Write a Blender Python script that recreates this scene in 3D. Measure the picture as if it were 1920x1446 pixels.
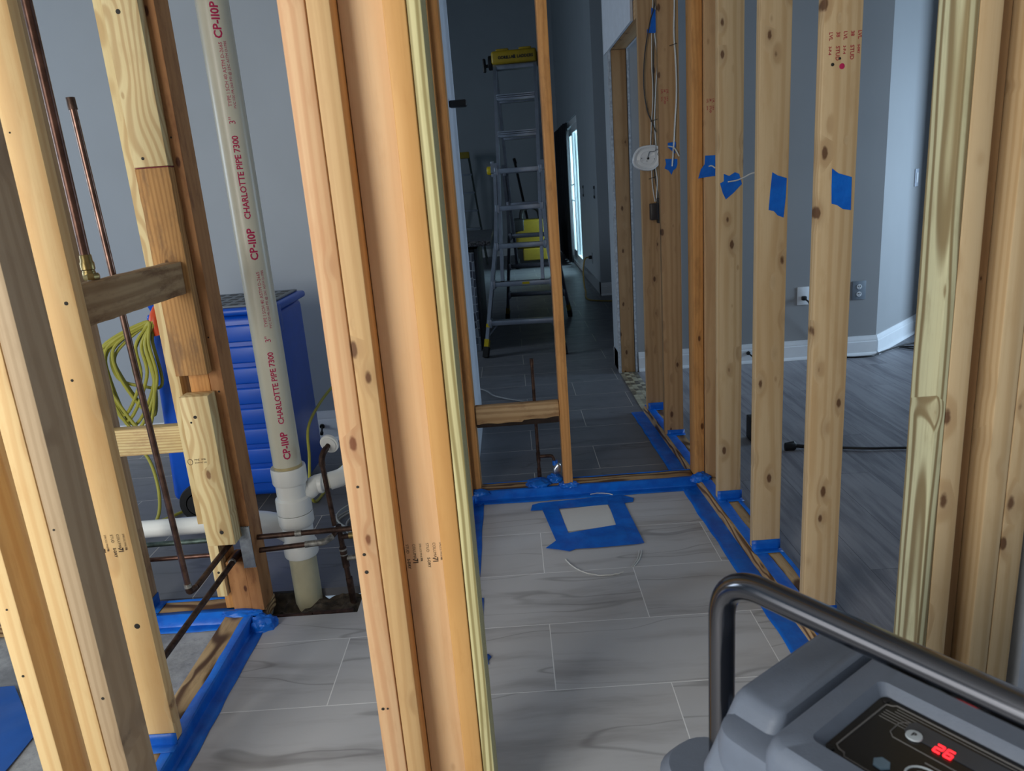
import bpy, bmesh, math, random
from mathutils import Vector, Matrix, noise
random.seed(7)
scene = bpy.context.scene
for o in list(bpy.data.objects): bpy.data.objects.remove(o, do_unlink=True)
COL = scene.collection
# ------------------------------------------------------------------ camera
CAM = Vector((0, 0, 1.28)); FPX = 1390.6
def _basis():
    dn = Vector((385, 5077, FPX)).normalized()
    fw = Vector((-12, -380, FPX)); fw = (fw - dn * fw.dot(dn)).normalized()
    rt = dn.cross(fw)
    return rt, fw, -dn
RT, FW, UP = _basis()
cd = bpy.data.cameras.new('camera'); cam = bpy.data.objects.new('camera', cd); COL.objects.link(cam)
ex = Vector((RT[0], FW[0], UP[0])); ey = Vector((RT[1], FW[1], UP[1])); ez = Vector((RT[2], FW[2], UP[2]))
M = Matrix.Identity(4)
for i in range(3):
    M[i][0] = ex[i]; M[i][1] = -ey[i]; M[i][2] = -ez[i]; M[i][3] = CAM[i]
cam.matrix_world = M
cd.sensor_width = 36; cd.lens = FPX / 1920 * 36; cd.clip_start = 0.02
cd.dof.use_dof = True; cd.dof.focus_distance = 2.4; cd.dof.aperture_fstop = 9
scene.camera = cam
# ------------------------------------------------------------------ world, lights, exposure
w = bpy.data.worlds.new('world'); scene.world = w; w.use_nodes = True
bg = w.node_tree.nodes['Background']; bg.inputs[0].default_value = (0.62, 0.80, 1.0, 1); bg.inputs[1].default_value = 0.30
scene.view_settings.view_transform = 'Standard'; scene.view_settings.look = 'None'
scene.view_settings.gamma = 1; scene.view_settings.use_curve_mapping = False
scene.view_settings.exposure = 0.0
def area(name, loc, target, sx, sy, power, color, spread=180):
    l = bpy.data.lights.new(name, 'AREA'); l.shape = 'RECTANGLE'; l.size = sx; l.size_y = sy
    l.energy = power; l.color = color; l.spread = math.radians(spread)
    o = bpy.data.objects.new(name, l); COL.objects.link(o); o.location = loc
    o.rotation_euler = (Vector(target) - Vector(loc)).to_track_quat('-Z', 'Y').to_euler(); return o
# daylight of the room behind the photographer, through its window on the left
area('daylight_behind', (-1.8, -1.15, 1.55), (-0.2, 1.9, 0.6), 1.3, 1.6, 70, (1.0, 0.97, 0.90))
# daylight of a glazed door low on the left of the photographer's room
area('daylight_patio', (-2.9, -.35, .95), (0.2, .8, .75), 1.5, 1.8, 16, (1.0, 0.98, 0.94))
# daylight of the right-hand room through its side window
area('daylight_right_room', (4.9, 4.2, 1.15), (2.67, 5.0, 0.9), 1.1, 1.3, 52, (0.58, 0.78, 1.0), 130)
# daylight through the sliding glass door of the far room
area('daylight_glass_door', (2.0, 11.2, 1.2), (0.0, 10.9, 0.8), 1.9, 1.9, 170, (0.72, 0.90, 1.0))
# daylight of the kitchen side of the far room
area('daylight_hall', (-4.85, 5.0, 1.9), (0.5, 5.9, 0.6), 1.6, 1.6, 85, (0.74, 0.87, 1.0))
# fill lamp added to brighten the left-hand room
area('fill_left_room', (-4.9, 2.63, 1.45), (-1.2, 3.3, 1.2), 1.3, 1.4, 52, (0.74, 0.87, 1.0))

# ------------------------------------------------------------------ pixel helpers (1920 x 1446), used to read places off the photo onto real planes
def ray(u, v):
    d = Vector((u - 960, v - 723, FPX)); return Vector((d.dot(RT), d.dot(FW), d.dot(UP)))
def atY(u, v, y): r = ray(u, v); return CAM + r * (y / r[1])
def atX(u, v, x): r = ray(u, v); return CAM + r * (x / r[0])
def atZ(u, v, z=0.): r = ray(u, v); return CAM + r * ((z - CAM[2]) / r[2])

# ------------------------------------------------------------------ materials
def lin(c):
    return tuple(((x / 255) / 12.92 if x / 255 <= .04045 else ((x / 255 + .055) / 1.055) ** 2.4) for x in c) + (1,)
class NT:
    def __init__(s, name):
        s.m = bpy.data.materials.new(name); s.m.use_nodes = True; s.t = s.m.node_tree; s.b = s.t.nodes['Principled BSDF']
    def n(s, typ, **kw):
        nd = s.t.nodes.new(typ)
        for k, v in kw.items():
            if k.startswith('_'): setattr(nd, k[1:], v)
            else:
                try: nd.inputs[k].default_value = v
                except KeyError: nd.inputs[int(k[1:])].default_value = v
        return nd
    def l(s, a, b, out=0, inp=0):
        s.t.links.new(a.outputs[out], b.inputs[inp]); return b
    def math(s, op, a, b=None, c=None, clamp=False):
        nd = s.t.nodes.new('ShaderNodeMath'); nd.operation = op; nd.use_clamp = clamp
        for i, v in enumerate((a, b, c)):
            if v is None: continue
            if isinstance(v, (int, float)): nd.inputs[i].default_value = v
            else: s.t.links.new(v, nd.inputs[i])
        return nd.outputs[0]
    def vmath(s, op, a, b=None):
        nd = s.t.nodes.new('ShaderNodeVectorMath'); nd.operation = op
        for i, v in enumerate((a, b)):
            if v is None: continue
            if isinstance(v, tuple): nd.inputs[i].default_value = v
            else: s.t.links.new(v, nd.inputs[i])
        return nd.outputs[0]
    def mix(s, f, a, b, mode='MIX'):
        nd = s.t.nodes.new('ShaderNodeMix'); nd.data_type = 'RGBA'; nd.blend_type = mode
        for i, v in ((0, f), (6, a), (7, b)):
            if isinstance(v, (int, float)): nd.inputs[i].default_value = v
            elif isinstance(v, tuple): nd.inputs[i].default_value = v
            else: s.t.links.new(v, nd.inputs[i])
        return nd.outputs[2]
    def ss(s, v, a, b):
        nd = s.t.nodes.new('ShaderNodeMapRange'); nd.interpolation_type = 'SMOOTHSTEP'
        nd.inputs[1].default_value = a; nd.inputs[2].default_value = b
        s.t.links.new(v, nd.inputs[0]); return nd.outputs[0]
    def noise(s, vec, scale, detail=3, rough=.55, out=0):
        nd = s.n('ShaderNodeTexNoise', Scale=scale, Detail=detail, Roughness=rough); s.t.links.new(vec, nd.inputs['Vector']); return nd.outputs[out]
    def col(s, sock): s.t.links.new(sock, s.b.inputs['Base Color'])
    def rough(s, v):
        if isinstance(v, (int, float)): s.b.inputs['Roughness'].default_value = v
        else: s.t.links.new(v, s.b.inputs['Roughness'])
    def bump(s, h, strength=.3, dist=.002):
        nd = s.n('ShaderNodeBump', Strength=strength, Distance=dist); s.t.links.new(h, nd.inputs['Height']); s.t.links.new(nd.outputs[0], s.b.inputs['Normal'])

def plain(name, rgb, rough=.5, metal=0, bumpy=0, vary=.08, spec=None, scale=20):
    m = NT(name); tc = m.n('ShaderNodeTexCoord')
    n = m.noise(tc.outputs['Object'], scale, 4)
    c = lin(rgb); d = tuple(x * (1 - vary * 2) for x in c[:3]) + (1,)
    m.col(m.mix(m.ss(n, .3, .75), d, c)); m.rough(rough); m.b.inputs['Metallic'].default_value = metal
    if spec is not None: m.b.inputs['Specular IOR Level'].default_value = spec
    if bumpy: m.bump(m.noise(tc.outputs['Object'], scale * 6, 3), bumpy)
    return m.m

def wood(name, base, late, contrast=.5, freq=95, knot=(95, 55, 30), knots=.45, warp=.016, pith=(.10, .075), stain=None, rough=.55, patch=None, zf=.9):
    m = NT(name); tc = m.n('ShaderNodeTexCoord'); oi = m.n('ShaderNodeObjectInfo')
    wn = m.n('ShaderNodeTexWhiteNoise', _noise_dimensions='1D'); m.l(oi, wn, 5, 1) if False else m.t.links.new(oi.outputs['Random'], wn.inputs['W'])
    off = m.vmath('MULTIPLY', wn.outputs['Color'], (.05, .04, 23.0))
    P = m.vmath('ADD', tc.outputs['Object'], off)
    lo = m.vmath('MULTIPLY', P, (5, 5, zf)); n1 = m.n('ShaderNodeTexNoise', Scale=1.0, Detail=2.0, Roughness=.5); m.t.links.new(lo, n1.inputs['Vector'])
    wv = m.vmath('SUBTRACT', n1.outputs['Color'], (.5, .5, .5)); wv = m.vmath('MULTIPLY', wv, (warp * 4, warp * 4, 0))
    # knots
    kp = m.vmath('MULTIPLY', P, (22, 3.0, 10.0)); vo = m.n('ShaderNodeTexVoronoi', Scale=1.0); m.t.links.new(kp, vo.inputs['Vector'])
    sep = m.n('ShaderNodeSeparateColor'); m.t.links.new(vo.outputs['Color'], sep.inputs[0])
    has = m.math('LESS_THAN', sep.outputs[0], knots)
    size = m.math('MULTIPLY_ADD', m.math('POWER', sep.outputs[1], 2.4), .12, .05)
    kd = m.math('DIVIDE', vo.outputs['Distance'], size)
    kn = m.math('ADD', kd, m.math('MULTIPLY', m.noise(P, 90, 2), .5))
    km = m.math('MULTIPLY', m.math('SUBTRACT', 1, m.ss(kn, .9, 1.45)), has)
    khalo = m.math('MULTIPLY', m.math('SUBTRACT', 1, m.ss(kd, 1.0, 3.6)), has)
    Q = m.vmath('ADD', P, wv)
    sx = m.n('ShaderNodeSeparateXYZ'); m.t.links.new(Q, sx.inputs[0])
    x = m.math('ADD', sx.outputs[0], pith[0]); y = m.math('ADD', sx.outputs[1], pith[1])
    d = m.math('SQRT', m.math('ADD', m.math('MULTIPLY', x, x), m.math('MULTIPLY', y, y)))
    d = m.math('ADD', d, m.math('MULTIPLY', khalo, .010))
    s = m.math('SINE', m.math('MULTIPLY', d, freq * 6.283))
    ring = m.ss(m.math('MULTIPLY_ADD', s, .5, .5), .25, .98)
    fib = m.noise(m.vmath('MULTIPLY', P, (240, 240, 5)), 1.0, 2)
    big = m.noise(m.vmath('MULTIPLY', P, (9, 9, 1.2)), 1.0, 2)
    f = m.math('MULTIPLY', ring, contrast)
    c = m.mix(f, lin(base), lin(late))
    c = m.mix(m.ss(fib, .35, .7), c, m.mix(.78, (0, 0, 0, 1), c)) if False else m.mix(m.math('MULTIPLY', m.ss(fib, .45, .75), .16), c, lin(late))
    c = m.mix(m.math('MULTIPLY', m.ss(big, .42, .75), .35), c, lin(tuple(int(v * k) for v, k in zip(base, (.86, .76, .62)))))
    if patch: c = m.mix(m.math('MULTIPLY', m.ss(m.noise(m.vmath('MULTIPLY', P, (14, 14, 3)), 1.0, 3), .5, .62), patch[1]), c, lin(patch[0]))
    if stain: c = m.mix(m.math('MULTIPLY', m.ss(m.noise(m.vmath('MULTIPLY', P, (20, 20, 6)), 1.0, 5, .7), .48, .7), stain[1]), c, lin(stain[0]))
    c = m.mix(m.math('MULTIPLY', m.ss(m.noise(m.vmath('MULTIPLY', P, (34, 34, 9)), 1.0, 4, .65), .5, .72), .28), c, lin(late))
    c = m.mix(m.math('MULTIPLY', khalo, .32), c, lin(tuple((a + b) // 2 for a, b in zip(base, knot))))
    c = m.mix(m.math('MULTIPLY', km, .88), c, lin(knot))
    # small nail dots
    hue = m.n('ShaderNodeHueSaturation'); m.t.links.new(c, hue.inputs['Color'])
    m.t.links.new(m.math('MULTIPLY_ADD', oi.outputs['Random'], .14, .93), hue.inputs['Value'])
    m.col(hue.outputs[0]); m.rough(rough); m.b.inputs['Specular IOR Level'].default_value = .3
    m.bump(m.math('ADD', m.math('MULTIPLY', fib, .6), m.math('MULTIPLY', ring, .4)), .25, .0008)
    return m.m

W_ORANGE = wood('old_orange_fir', (216, 178, 126), (192, 148, 98), .35, 70, (92, 52, 28), .5)
W_TAN = wood('old_tan_fir', (206, 152, 92), (176, 118, 66), .4, 80, (84, 50, 30), .45, stain=((120, 84, 52), .35))
W_PINK = wood('pinkish_spruce', (224, 184, 140), (198, 142, 100), .5, 60, (120, 70, 45), .3, pith=(.06, .05))
W_SPRUCE = wood('new_spruce', (208, 182, 142), (184, 150, 106), .5, 62, (88, 56, 36), .95, pith=(.0, .06), warp=.012)
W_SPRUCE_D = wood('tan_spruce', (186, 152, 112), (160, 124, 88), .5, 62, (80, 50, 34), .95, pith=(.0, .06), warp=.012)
W_BRIGHT = wood('bright_spruce', (238, 206, 150), (214, 166, 108), .42, 50, (120, 72, 44), .5, pith=(.0, .06))
W_TREAT = wood('treated_pine', (206, 202, 164), (134, 116, 82), .95, 95, (120, 80, 50), .15, warp=.013, pith=(-.07, .0), zf=1.0)
W_TREAT_Y = wood('treated_pine_striped', (218, 210, 158), (150, 136, 88), .9, 150, (110, 80, 50), .1, warp=.008, pith=(.03, .12))
W_TREAT_P = wood('pale_treated_pine', (224, 206, 156), (186, 152, 104), .7, 60, (120, 80, 50), .2, warp=.028, pith=(.0, .05), zf=2.6)
W_ORANGE2 = wood('deep_orange_fir', (220, 170, 106), (192, 138, 78), .35, 60, (92, 52, 28), .5, pith=(.0, .06))
W_BACK = wood('pale_orange_backer', (224, 192, 150), (202, 162, 118), .3, 55, (96, 54, 34), .6, pith=(.0, .06))
W_TREAT_B = wood('treated_pine_red_heart', (214, 196, 144), (168, 132, 88), .6, 120, (110, 60, 50), .2, stain=((134, 84, 64), .5), pith=(.03, .09))
W_ROUGH = wood('rough_weathered_wood', (196, 150, 96), (150, 106, 64), .5, 120, (84, 60, 44), .2, stain=((112, 90, 72), .6), rough=.85)
W_ROT = wood('stained_wood_block', (184, 156, 118), (134, 102, 70), .5, 45, (66, 36, 24), .2, stain=((92, 54, 36), .6), rough=.8)
W_PLATE = wood('dark_stained_plate', (188, 158, 116), (84, 58, 38), 1.0, 58, (60, 40, 26), .25, warp=.026, pith=(.0, .05), zf=2.2, stain=((88, 60, 40), .4))
W_RED = wood('old_red_brown_wood', (176, 128, 84), (150, 102, 64), .3, 48, (70, 34, 22), .4, stain=((92, 44, 28), .5), rough=.7)
W_GREY = wood('shade_greyed_spruce', (190, 166, 134), (160, 134, 102), .4, 70, (74, 54, 42), .4)  # greyed base colour stands in for shade on the near stud's wide side

def tape_mat():
    m = NT('blue_painters_tape'); tc = m.n('ShaderNodeTexCoord')
    n = m.noise(tc.outputs['Object'], 14, 4)
    m.col(m.mix(m.ss(n, .3, .7), lin((4, 88, 190)), lin((8, 112, 216)))); m.rough(.42)
    m.bump(m.noise(m.vmath('MULTIPLY', tc.outputs['Object'], (18, 18, 18)), 1.0, 5), .6, .006); return m.m
TAPE = tape_mat()

def tile_mat(name, body, vein, grout, gl=.35):
    m = NT(name); g = m.n('ShaderNodeNewGeometry'); P = g.outputs['Position']
    mp = m.n('ShaderNodeMapping'); m.t.links.new(P, mp.inputs[0]); mp.inputs['Location'].default_value = (-.035 + 6.3, -1.652 + 6.0, 0)
    br = m.n('ShaderNodeTexBrick', Scale=1.0); m.t.links.new(mp.outputs[0], br.inputs['Vector'])
    br.offset = .5; br.offset_frequency = 2; br.squash = 1
    br.inputs['Color1'].default_value = (0, 0, 0, 1); br.inputs['Color2'].default_value = (1, 1, 1, 1); br.inputs['Mortar Size'].default_value = .0017
    br.inputs['Mortar Smooth'].default_value = .3; br.inputs['Brick Width'].default_value = .6; br.inputs['Row Height'].default_value = .3; br.inputs['Bias'].default_value = 0
    toff = m.vmath('MULTIPLY', br.outputs['Color'], (3.1, 5.7, 7.3))
    V = m.vmath('ADD', P, toff)
    warp = m.vmath('MULTIPLY', m.vmath('SUBTRACT', m.n('ShaderNodeTexNoise').outputs['Color'], (.5, .5, .5)), (0, 0, 0)) if False else None
    V = m.vmath('ADD', V, m.vmath('MULTIPLY', m.noise(P, 2.5, 2, .5, 1), (0, .10, 0)))
    a = m.noise(m.vmath('MULTIPLY', V, (1.4, 10, 1)), 1.0, 5, .6)
    b = m.noise(m.vmath('MULTIPLY', V, (.9, 6, 1)), 1.0, 2, .5)
    c = m.mix(m.math('MULTIPLY', m.ss(a, .46, .72), .55), lin(body), lin(vein))
    v2 = m.math('ABSOLUTE', m.math('SUBTRACT', b, .5))
    c = m.mix(m.math('MULTIPLY', m.math('SUBTRACT', 1, m.ss(v2, .0, .012)), .38), c, lin(tuple(int(x * .7) for x in vein)))
    c = m.mix(m.math('MULTIPLY', m.ss(m.noise(P, 3, 3), .4, .7), .25), c, lin(tuple(min(255, int(x * 1.1)) for x in body)))
    c = m.mix(br.outputs['Fac'], c, lin(grout))
    m.col(c); m.rough(m.math('MULTIPLY_ADD', m.noise(P, 9, 3), .25, gl)); m.b.inputs['Specular IOR Level'].default_value = .45
    m.bump(m.math('SUBTRACT', 1, br.outputs['Fac']), .3, .001); return m.m
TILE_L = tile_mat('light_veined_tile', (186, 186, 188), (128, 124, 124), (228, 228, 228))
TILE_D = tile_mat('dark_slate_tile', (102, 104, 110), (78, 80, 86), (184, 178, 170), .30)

def vinyl_mat():
    m = NT('grey_wood_look_vinyl'); g = m.n('ShaderNodeNewGeometry'); P = g.outputs['Position']
    mp = m.n('ShaderNodeMapping'); m.t.links.new(P, mp.inputs[0]); mp.inputs['Rotation'].default_value = (0, 0, math.radians(90)); mp.inputs['Location'].default_value = (9, 9, 0)
    br = m.n('ShaderNodeTexBrick', Scale=1.0); m.t.links.new(mp.outputs[0], br.inputs['Vector']); br.offset = .37
    br.inputs['Color1'].default_value = (0, 0, 0, 1); br.inputs['Color2'].default_value = (1, 1, 1, 1); br.inputs['Mortar Size'].default_value = .0008
    br.inputs['Brick Width'].default_value = 1.22; br.inputs['Row Height'].default_value = .18
    V = m.vmath('ADD', P, m.vmath('MULTIPLY', br.outputs['Color'], (3.1, 5.7, 7.3)))
    a = m.noise(m.vmath('MULTIPLY', V, (26, 2.0, 1)), 1.0, 6, .65); b = m.noise(m.vmath('MULTIPLY', V, (9, .9, 1)), 1.0, 4, .6)
    c = m.mix(m.ss(a, .38, .68), lin((146, 146, 152)), lin((104, 104, 112)))
    c = m.mix(m.math('MULTIPLY', m.ss(b, .55, .75), .5), c, lin((82, 82, 92)))
    sp = m.n('ShaderNodeSeparateColor'); m.t.links.new(br.outputs['Color'], sp.inputs[0])
    c = m.mix(m.math('MULTIPLY', sp.outputs[0], .45), c, lin((158, 158, 164)))
    c = m.mix(br.outputs['Fac'], c, lin((60, 60, 68)))
    m.col(c); m.rough(.42); m.bump(a, .15, .0006); return m.m
VINYL = vinyl_mat()

def paint_mat(name, rgb):
    m = NT(name); tc = m.n('ShaderNodeNewGeometry')
    n = m.noise(tc.outputs['Position'], 2.2, 3); c = lin(rgb)
    m.col(m.mix(m.ss(n, .3, .7), tuple(x * .95 for x in c[:3]) + (1,), c)); m.rough(.55)
    m.bump(m.noise(tc.outputs['Position'], 160, 2), .08, .0006); return m.m
PAINT = paint_mat('grey_wall_paint', (158, 166, 174))
PAINT_R = paint_mat('greige_wall_paint', (150, 152, 154))
CEIL = paint_mat('ceiling_paint', (190, 192, 194))
WHITE = plain('white_trim_paint', (226, 230, 234), .35, vary=.02)
GYP = plain('torn_gypsum_edge', (176, 180, 186), .95, bumpy=.8, vary=.2, scale=60)
PAPER = plain('drywall_face_paper', (196, 202, 212), .9, vary=.04)
def concrete():
    m = NT('raw_concrete'); g = m.n('ShaderNodeNewGeometry'); P = g.outputs['Position']
    a = m.noise(P, 5, 6, .7); b = m.noise(P, 38, 5, .7)
    c = m.mix(m.ss(a, .35, .68), lin((118, 120, 124)), lin((164, 166, 168))); c = m.mix(m.math('MULTIPLY', m.ss(b, .5, .7), .4), c, lin((98, 100, 104)))
    m.col(c); m.rough(.9); m.bump(b, .5, .003); return m.m
CONC = concrete()
DIRT = plain('dirty_rubble', (92, 82, 70), .95, bumpy=1.0, vary=.35, scale=30)
RUST = plain('rusted_dark_board', (72, 46, 38), .8, bumpy=.8, vary=.35, scale=40)
FILM = plain('blue_plastic_film', (10, 84, 172), .3, vary=.12, scale=6)
PVC_OLD = plain('cream_pvc', (208, 206, 188), .32, vary=.03, scale=8)
PVC_W = plain('white_pvc', (232, 234, 230), .28, vary=.02, scale=10)
PVC_Y = plain('aged_pvc_base', (196, 190, 160), .45, vary=.08, scale=14)
GLUE = plain('pvc_glue_band', (188, 172, 128), .4)
COPPER = plain('aged_copper', (124, 92, 80), .38, .8, vary=.25, scale=30)
COPPER_D = plain('tarnished_copper', (92, 70, 60), .5, .7, bumpy=.3, vary=.35, scale=40)
COPPER_B = plain('blued_copper', (132, 104, 92), .3, .9, vary=.3, scale=26)
COPPER_G = plain('verdigris_copper', (104, 122, 116), .5, .7, vary=.3, scale=30)
SOLDER = plain('solder_flux', (178, 176, 168), .4, .7, vary=.3, scale=80, bumpy=.5)
BRASS = plain('brass', (176, 156, 104), .35, .9, vary=.2)
GALV = plain('galvanized_plate', (160, 168, 176), .45, .6, vary=.15, scale=50, bumpy=.3)
ALU = plain('brushed_aluminium', (196, 204, 218), .28, .9, vary=.06)
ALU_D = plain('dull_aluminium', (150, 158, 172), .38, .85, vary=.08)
YEL = plain('yellow_plastic', (204, 178, 20), .4, vary=.04)
YEL_D = plain('shade_dimmed_yellow_plastic', (150, 128, 30), .5)  # yellow darkened in the base colour to stand in for shade
BLK = plain('black_plastic', (20, 20, 22), .5, vary=.05)
RUB = plain('black_rubber', (16, 16, 17), .75)
BLUEP = plain('blue_moulded_plastic', (6, 82, 196), .35, vary=.04)
CORD_Y = plain('yellow_green_cord', (172, 168, 66), .5, vary=.05)
CORD_P = plain('pale_grey_cable', (168, 170, 166), .5)
CORD_O = plain('tan_cord', (176, 146, 70), .5)
CORD_G = plain('grey_cord', (120, 124, 130), .5)
ROMEX = plain('white_cable_sheath', (214, 214, 210), .5)
ORANGE = plain('orange_plastic_strap', (226, 84, 40), .4)
INK_R = plain('magenta_red_ink', (184, 30, 84), .6, vary=.02)
INK_S = plain('red_stamp_ink', (176, 62, 66), .7, vary=.1)
INK_K = plain('black_stamp_ink', (70, 52, 36), .7, vary=.1)
INK_B = plain('dark_ink', (40, 36, 30), .7)
GREYP = plain('grey_moulded_plastic', (104, 114, 130), .5, bumpy=.12, vary=.03, scale=60)
GREYP2 = plain('lighter_grey_plastic', (142, 156, 176), .5, bumpy=.12, vary=.03, scale=60)
STEELT = NT('black_chromed_tube'); STEELT.b.inputs['Base Color'].default_value = lin((104, 105, 110)); STEELT.rough(.16); STEELT.b.inputs['Metallic'].default_value = 1.0; STEELT = STEELT.m
PANELK = plain('black_gloss_panel', (14, 14, 18), .25, vary=.02)
LINEG = plain('panel_line_grey', (112, 110, 108), .5)
PLATEG = plain('display_window_grey', (62, 66, 74), .3)
BTNW = plain('white_button', (190, 200, 206), .4)
GRAN = plain('speckled_granite', (128, 130, 136), .3, vary=.48, scale=70)
CABI = plain('dark_cabinet', (40, 42, 48), .5)
SWITCHG = plain('grey_cover_plate', (128, 138, 148), .4)
FIBRE = plain('dark_green_fibreglass', (30, 44, 42), .5)
CURT = plain('dark_curtain_cloth', (22, 24, 32), .9)
CURTW = plain('pale_sheer_cloth', (176, 206, 214), .8)
led = NT('red_led'); led.b.inputs['Base Color'].default_value = (1, 0, 0, 1); led.b.inputs['Emission Color'].default_value = (1, .02, .03, 1); led.b.inputs['Emission Strength'].default_value = 2.2; LED = led.m
gl = NT('window_glass'); _tr = gl.n('ShaderNodeBsdfTransparent'); _tr.inputs[0].default_value = (.86, .96, .97, 1); _gs = gl.n('ShaderNodeBsdfGlossy', Roughness=.05); _ms = gl.n('ShaderNodeMixShader', Fac=.06); gl.t.links.new(_tr.outputs[0], _ms.inputs[1]); gl.t.links.new(_gs.outputs[0], _ms.inputs[2]); gl.t.links.new(_ms.outputs[0], gl.t.nodes['Material Output'].inputs[0]); gl.b.inputs['Transmission Weight'].default_value = 1; gl.b.inputs['Roughness'].default_value = .02; gl.b.inputs['IOR'].default_value = 1.1; gl.b.inputs['Base Color'].default_value = (.9, .97, 1, 1); GLASS = gl.m
def mosaic_mat(name, sx, cols, grout):
    m = NT(name); g = m.n('ShaderNodeNewGeometry'); P = g.outputs['Position']
    v = m.n('ShaderNodeTexVoronoi', Scale=1.0, _distance='CHEBYCHEV', Randomness=.35); m.t.links.new(m.vmath('MULTIPLY', P, sx), v.inputs['Vector'])
    e = m.n('ShaderNodeTexVoronoi', Scale=1.0, _feature='DISTANCE_TO_EDGE', Randomness=.35); m.t.links.new(m.vmath('MULTIPLY', P, sx), e.inputs['Vector'])
    sp = m.n('ShaderNodeSeparateColor'); m.t.links.new(v.outputs['Color'], sp.inputs[0])
    c = m.mix(m.ss(sp.outputs[0], .2, .8), lin(cols[0]), lin(cols[1])); c = m.mix(m.math('LESS_THAN', e.outputs['Distance'], .05), c, lin(grout))
    m.col(c); m.rough(.35); return m.m
MOSAIC = mosaic_mat('stone_mosaic', (34, 22, 34), ((92, 88, 80), (176, 172, 150)), (150, 140, 110))
MOSAIC2 = mosaic_mat('glass_mosaic_column', (24, 24, 15), ((70, 76, 92), (142, 152, 168)), (178, 186, 196))

# ------------------------------------------------------------------ builders
def tag(o, label=None, cat=None, group=None, kind=None):
    if label: o['label'] = label
    if cat: o['category'] = cat
    if group: o['group'] = group
    if kind: o['kind'] = kind
    return o
def smooth(me, deg=35):
    for p in me.polygons: p.use_smooth = True
    try: me.set_sharp_from_angle(angle=math.radians(deg))
    except Exception: pass
def obj(name, bm, mat, parent=None, X=None, sm=True, keep=None):
    """link a bmesh written in world coordinates; the origin goes to the foot of its box"""
    if X is not None: bmesh.ops.transform(bm, matrix=X, verts=bm.verts)
    bmesh.ops.recalc_face_normals(bm, faces=bm.faces)
    vs = [v.co for v in bm.verts]
    lo = Vector((min(v[i] for v in vs) for i in range(3))); hi = Vector((max(v[i] for v in vs) for i in range(3)))
    org = Vector(((lo.x + hi.x) / 2, (lo.y + hi.y) / 2, lo.z))
    bmesh.ops.translate(bm, vec=-org, verts=bm.verts)
    me = bpy.data.meshes.new(name); bm.to_mesh(me); bm.free()
    if sm: smooth(me)
    me.materials.append(mat)
    o = bpy.data.objects.new(name, me); COL.objects.link(o)
    if parent is not None:
        o.parent = parent
        base = Vector(parent.get('_w', (0, 0, 0)))
        o.location = org - base; o['_w'] = tuple(org)
    else:
        o.location = org; o['_w'] = tuple(org)
    return o
def thing(name, loc, label, cat, group=None):
    o = bpy.data.objects.new(name, None); COL.objects.link(o); o.location = loc; o['_w'] = tuple(loc); o.empty_display_size = .05
    return tag(o, label, cat, group)
def BM(): return bmesh.new()
def box(bm, x0, x1, y0, y1, z0, z1, bev=0, seg=2):
    r = bmesh.ops.create_cube(bm, size=1); vs = r['verts']
    bmesh.ops.scale(bm, vec=(x1 - x0, y1 - y0, z1 - z0), verts=vs); bmesh.ops.translate(bm, vec=((x0 + x1) / 2, (y0 + y1) / 2, (z0 + z1) / 2), verts=vs)
    if bev:
        es = list({e for v in vs for e in v.link_edges})
        bmesh.ops.bevel(bm, geom=es, offset=bev, segments=seg, affect='EDGES', profile=.5)
    return bm
def catmull(pts, n=8, closed=False):
    pts = [Vector(p) for p in pts]; out = []; N = len(pts)
    for i in range(N if closed else N - 1):
        if closed: p0, p1, p2, p3 = pts[i - 1], pts[i], pts[(i + 1) % N], pts[(i + 2) % N]
        else: p0, p1, p2, p3 = pts[max(i - 1, 0)], pts[i], pts[i + 1], pts[min(i + 2, N - 1)]
        for k in range(n):
            t = k / n
            out.append(.5 * ((2 * p1) + (p2 - p0) * t + (2 * p0 - 5 * p1 + 4 * p2 - p3) * t * t + (3 * p1 - p0 - 3 * p2 + p3) * t ** 3))
    if not closed: out.append(pts[-1])
    return out
def fillet(pts, r, n=5):
    pts = [Vector(p) for p in pts]; out = [pts[0]]
    for i in range(1, len(pts) - 1):
        a = (pts[i - 1] - pts[i]); b = (pts[i + 1] - pts[i]); la, lb = a.length, b.length; rr = min(r, la * .49, lb * .49)
        A = pts[i] + a.normalized() * rr; B = pts[i] + b.normalized() * rr
        for k in range(n + 1):
            t = k / n; out.append((1 - t) ** 2 * A + 2 * t * (1 - t) * pts[i] + t * t * B)
    out.append(pts[-1]); return out
def tube(bm, pts, r, seg=12, closed=False, caps=True, sq=None):
    pts = [Vector(p) for p in pts]; N = len(pts); rings = []
    T = []
    for i in range(N):
        if closed: t = pts[(i + 1) % N] - pts[i - 1]
        else: t = pts[min(i + 1, N - 1)] - pts[max(i - 1, 0)]
        T.append(t.normalized())
    up = Vector((0, 0, 1)) if abs(T[0].z) < .9 else Vector((0, 1, 0))
    nrm = (up - T[0] * up.dot(T[0])).normalized()
    for i in range(N):
        nrm = (nrm - T[i] * nrm.dot(T[i])).normalized(); bn = T[i].cross(nrm)
        rr = r[i] if isinstance(r, (list, tuple)) else r
        ring = []
        for k in range(seg):
            a = 2 * math.pi * k / seg; cx, cy = math.cos(a) * rr, math.sin(a) * rr
            if sq: cy *= sq
            ring.append(bm.verts.new(pts[i] + nrm * cx + bn * cy))
        rings.append(ring)
    for i in range(N if closed else N - 1):
        A, B = rings[i], rings[(i + 1) % N]
        for k in range(seg): bm.faces.new((A[k], A[(k + 1) % seg], B[(k + 1) % seg], B[k]))
    if caps and not closed:
        bm.faces.new(rings[0][::-1]); bm.faces.new(rings[-1])
    return bm
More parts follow.
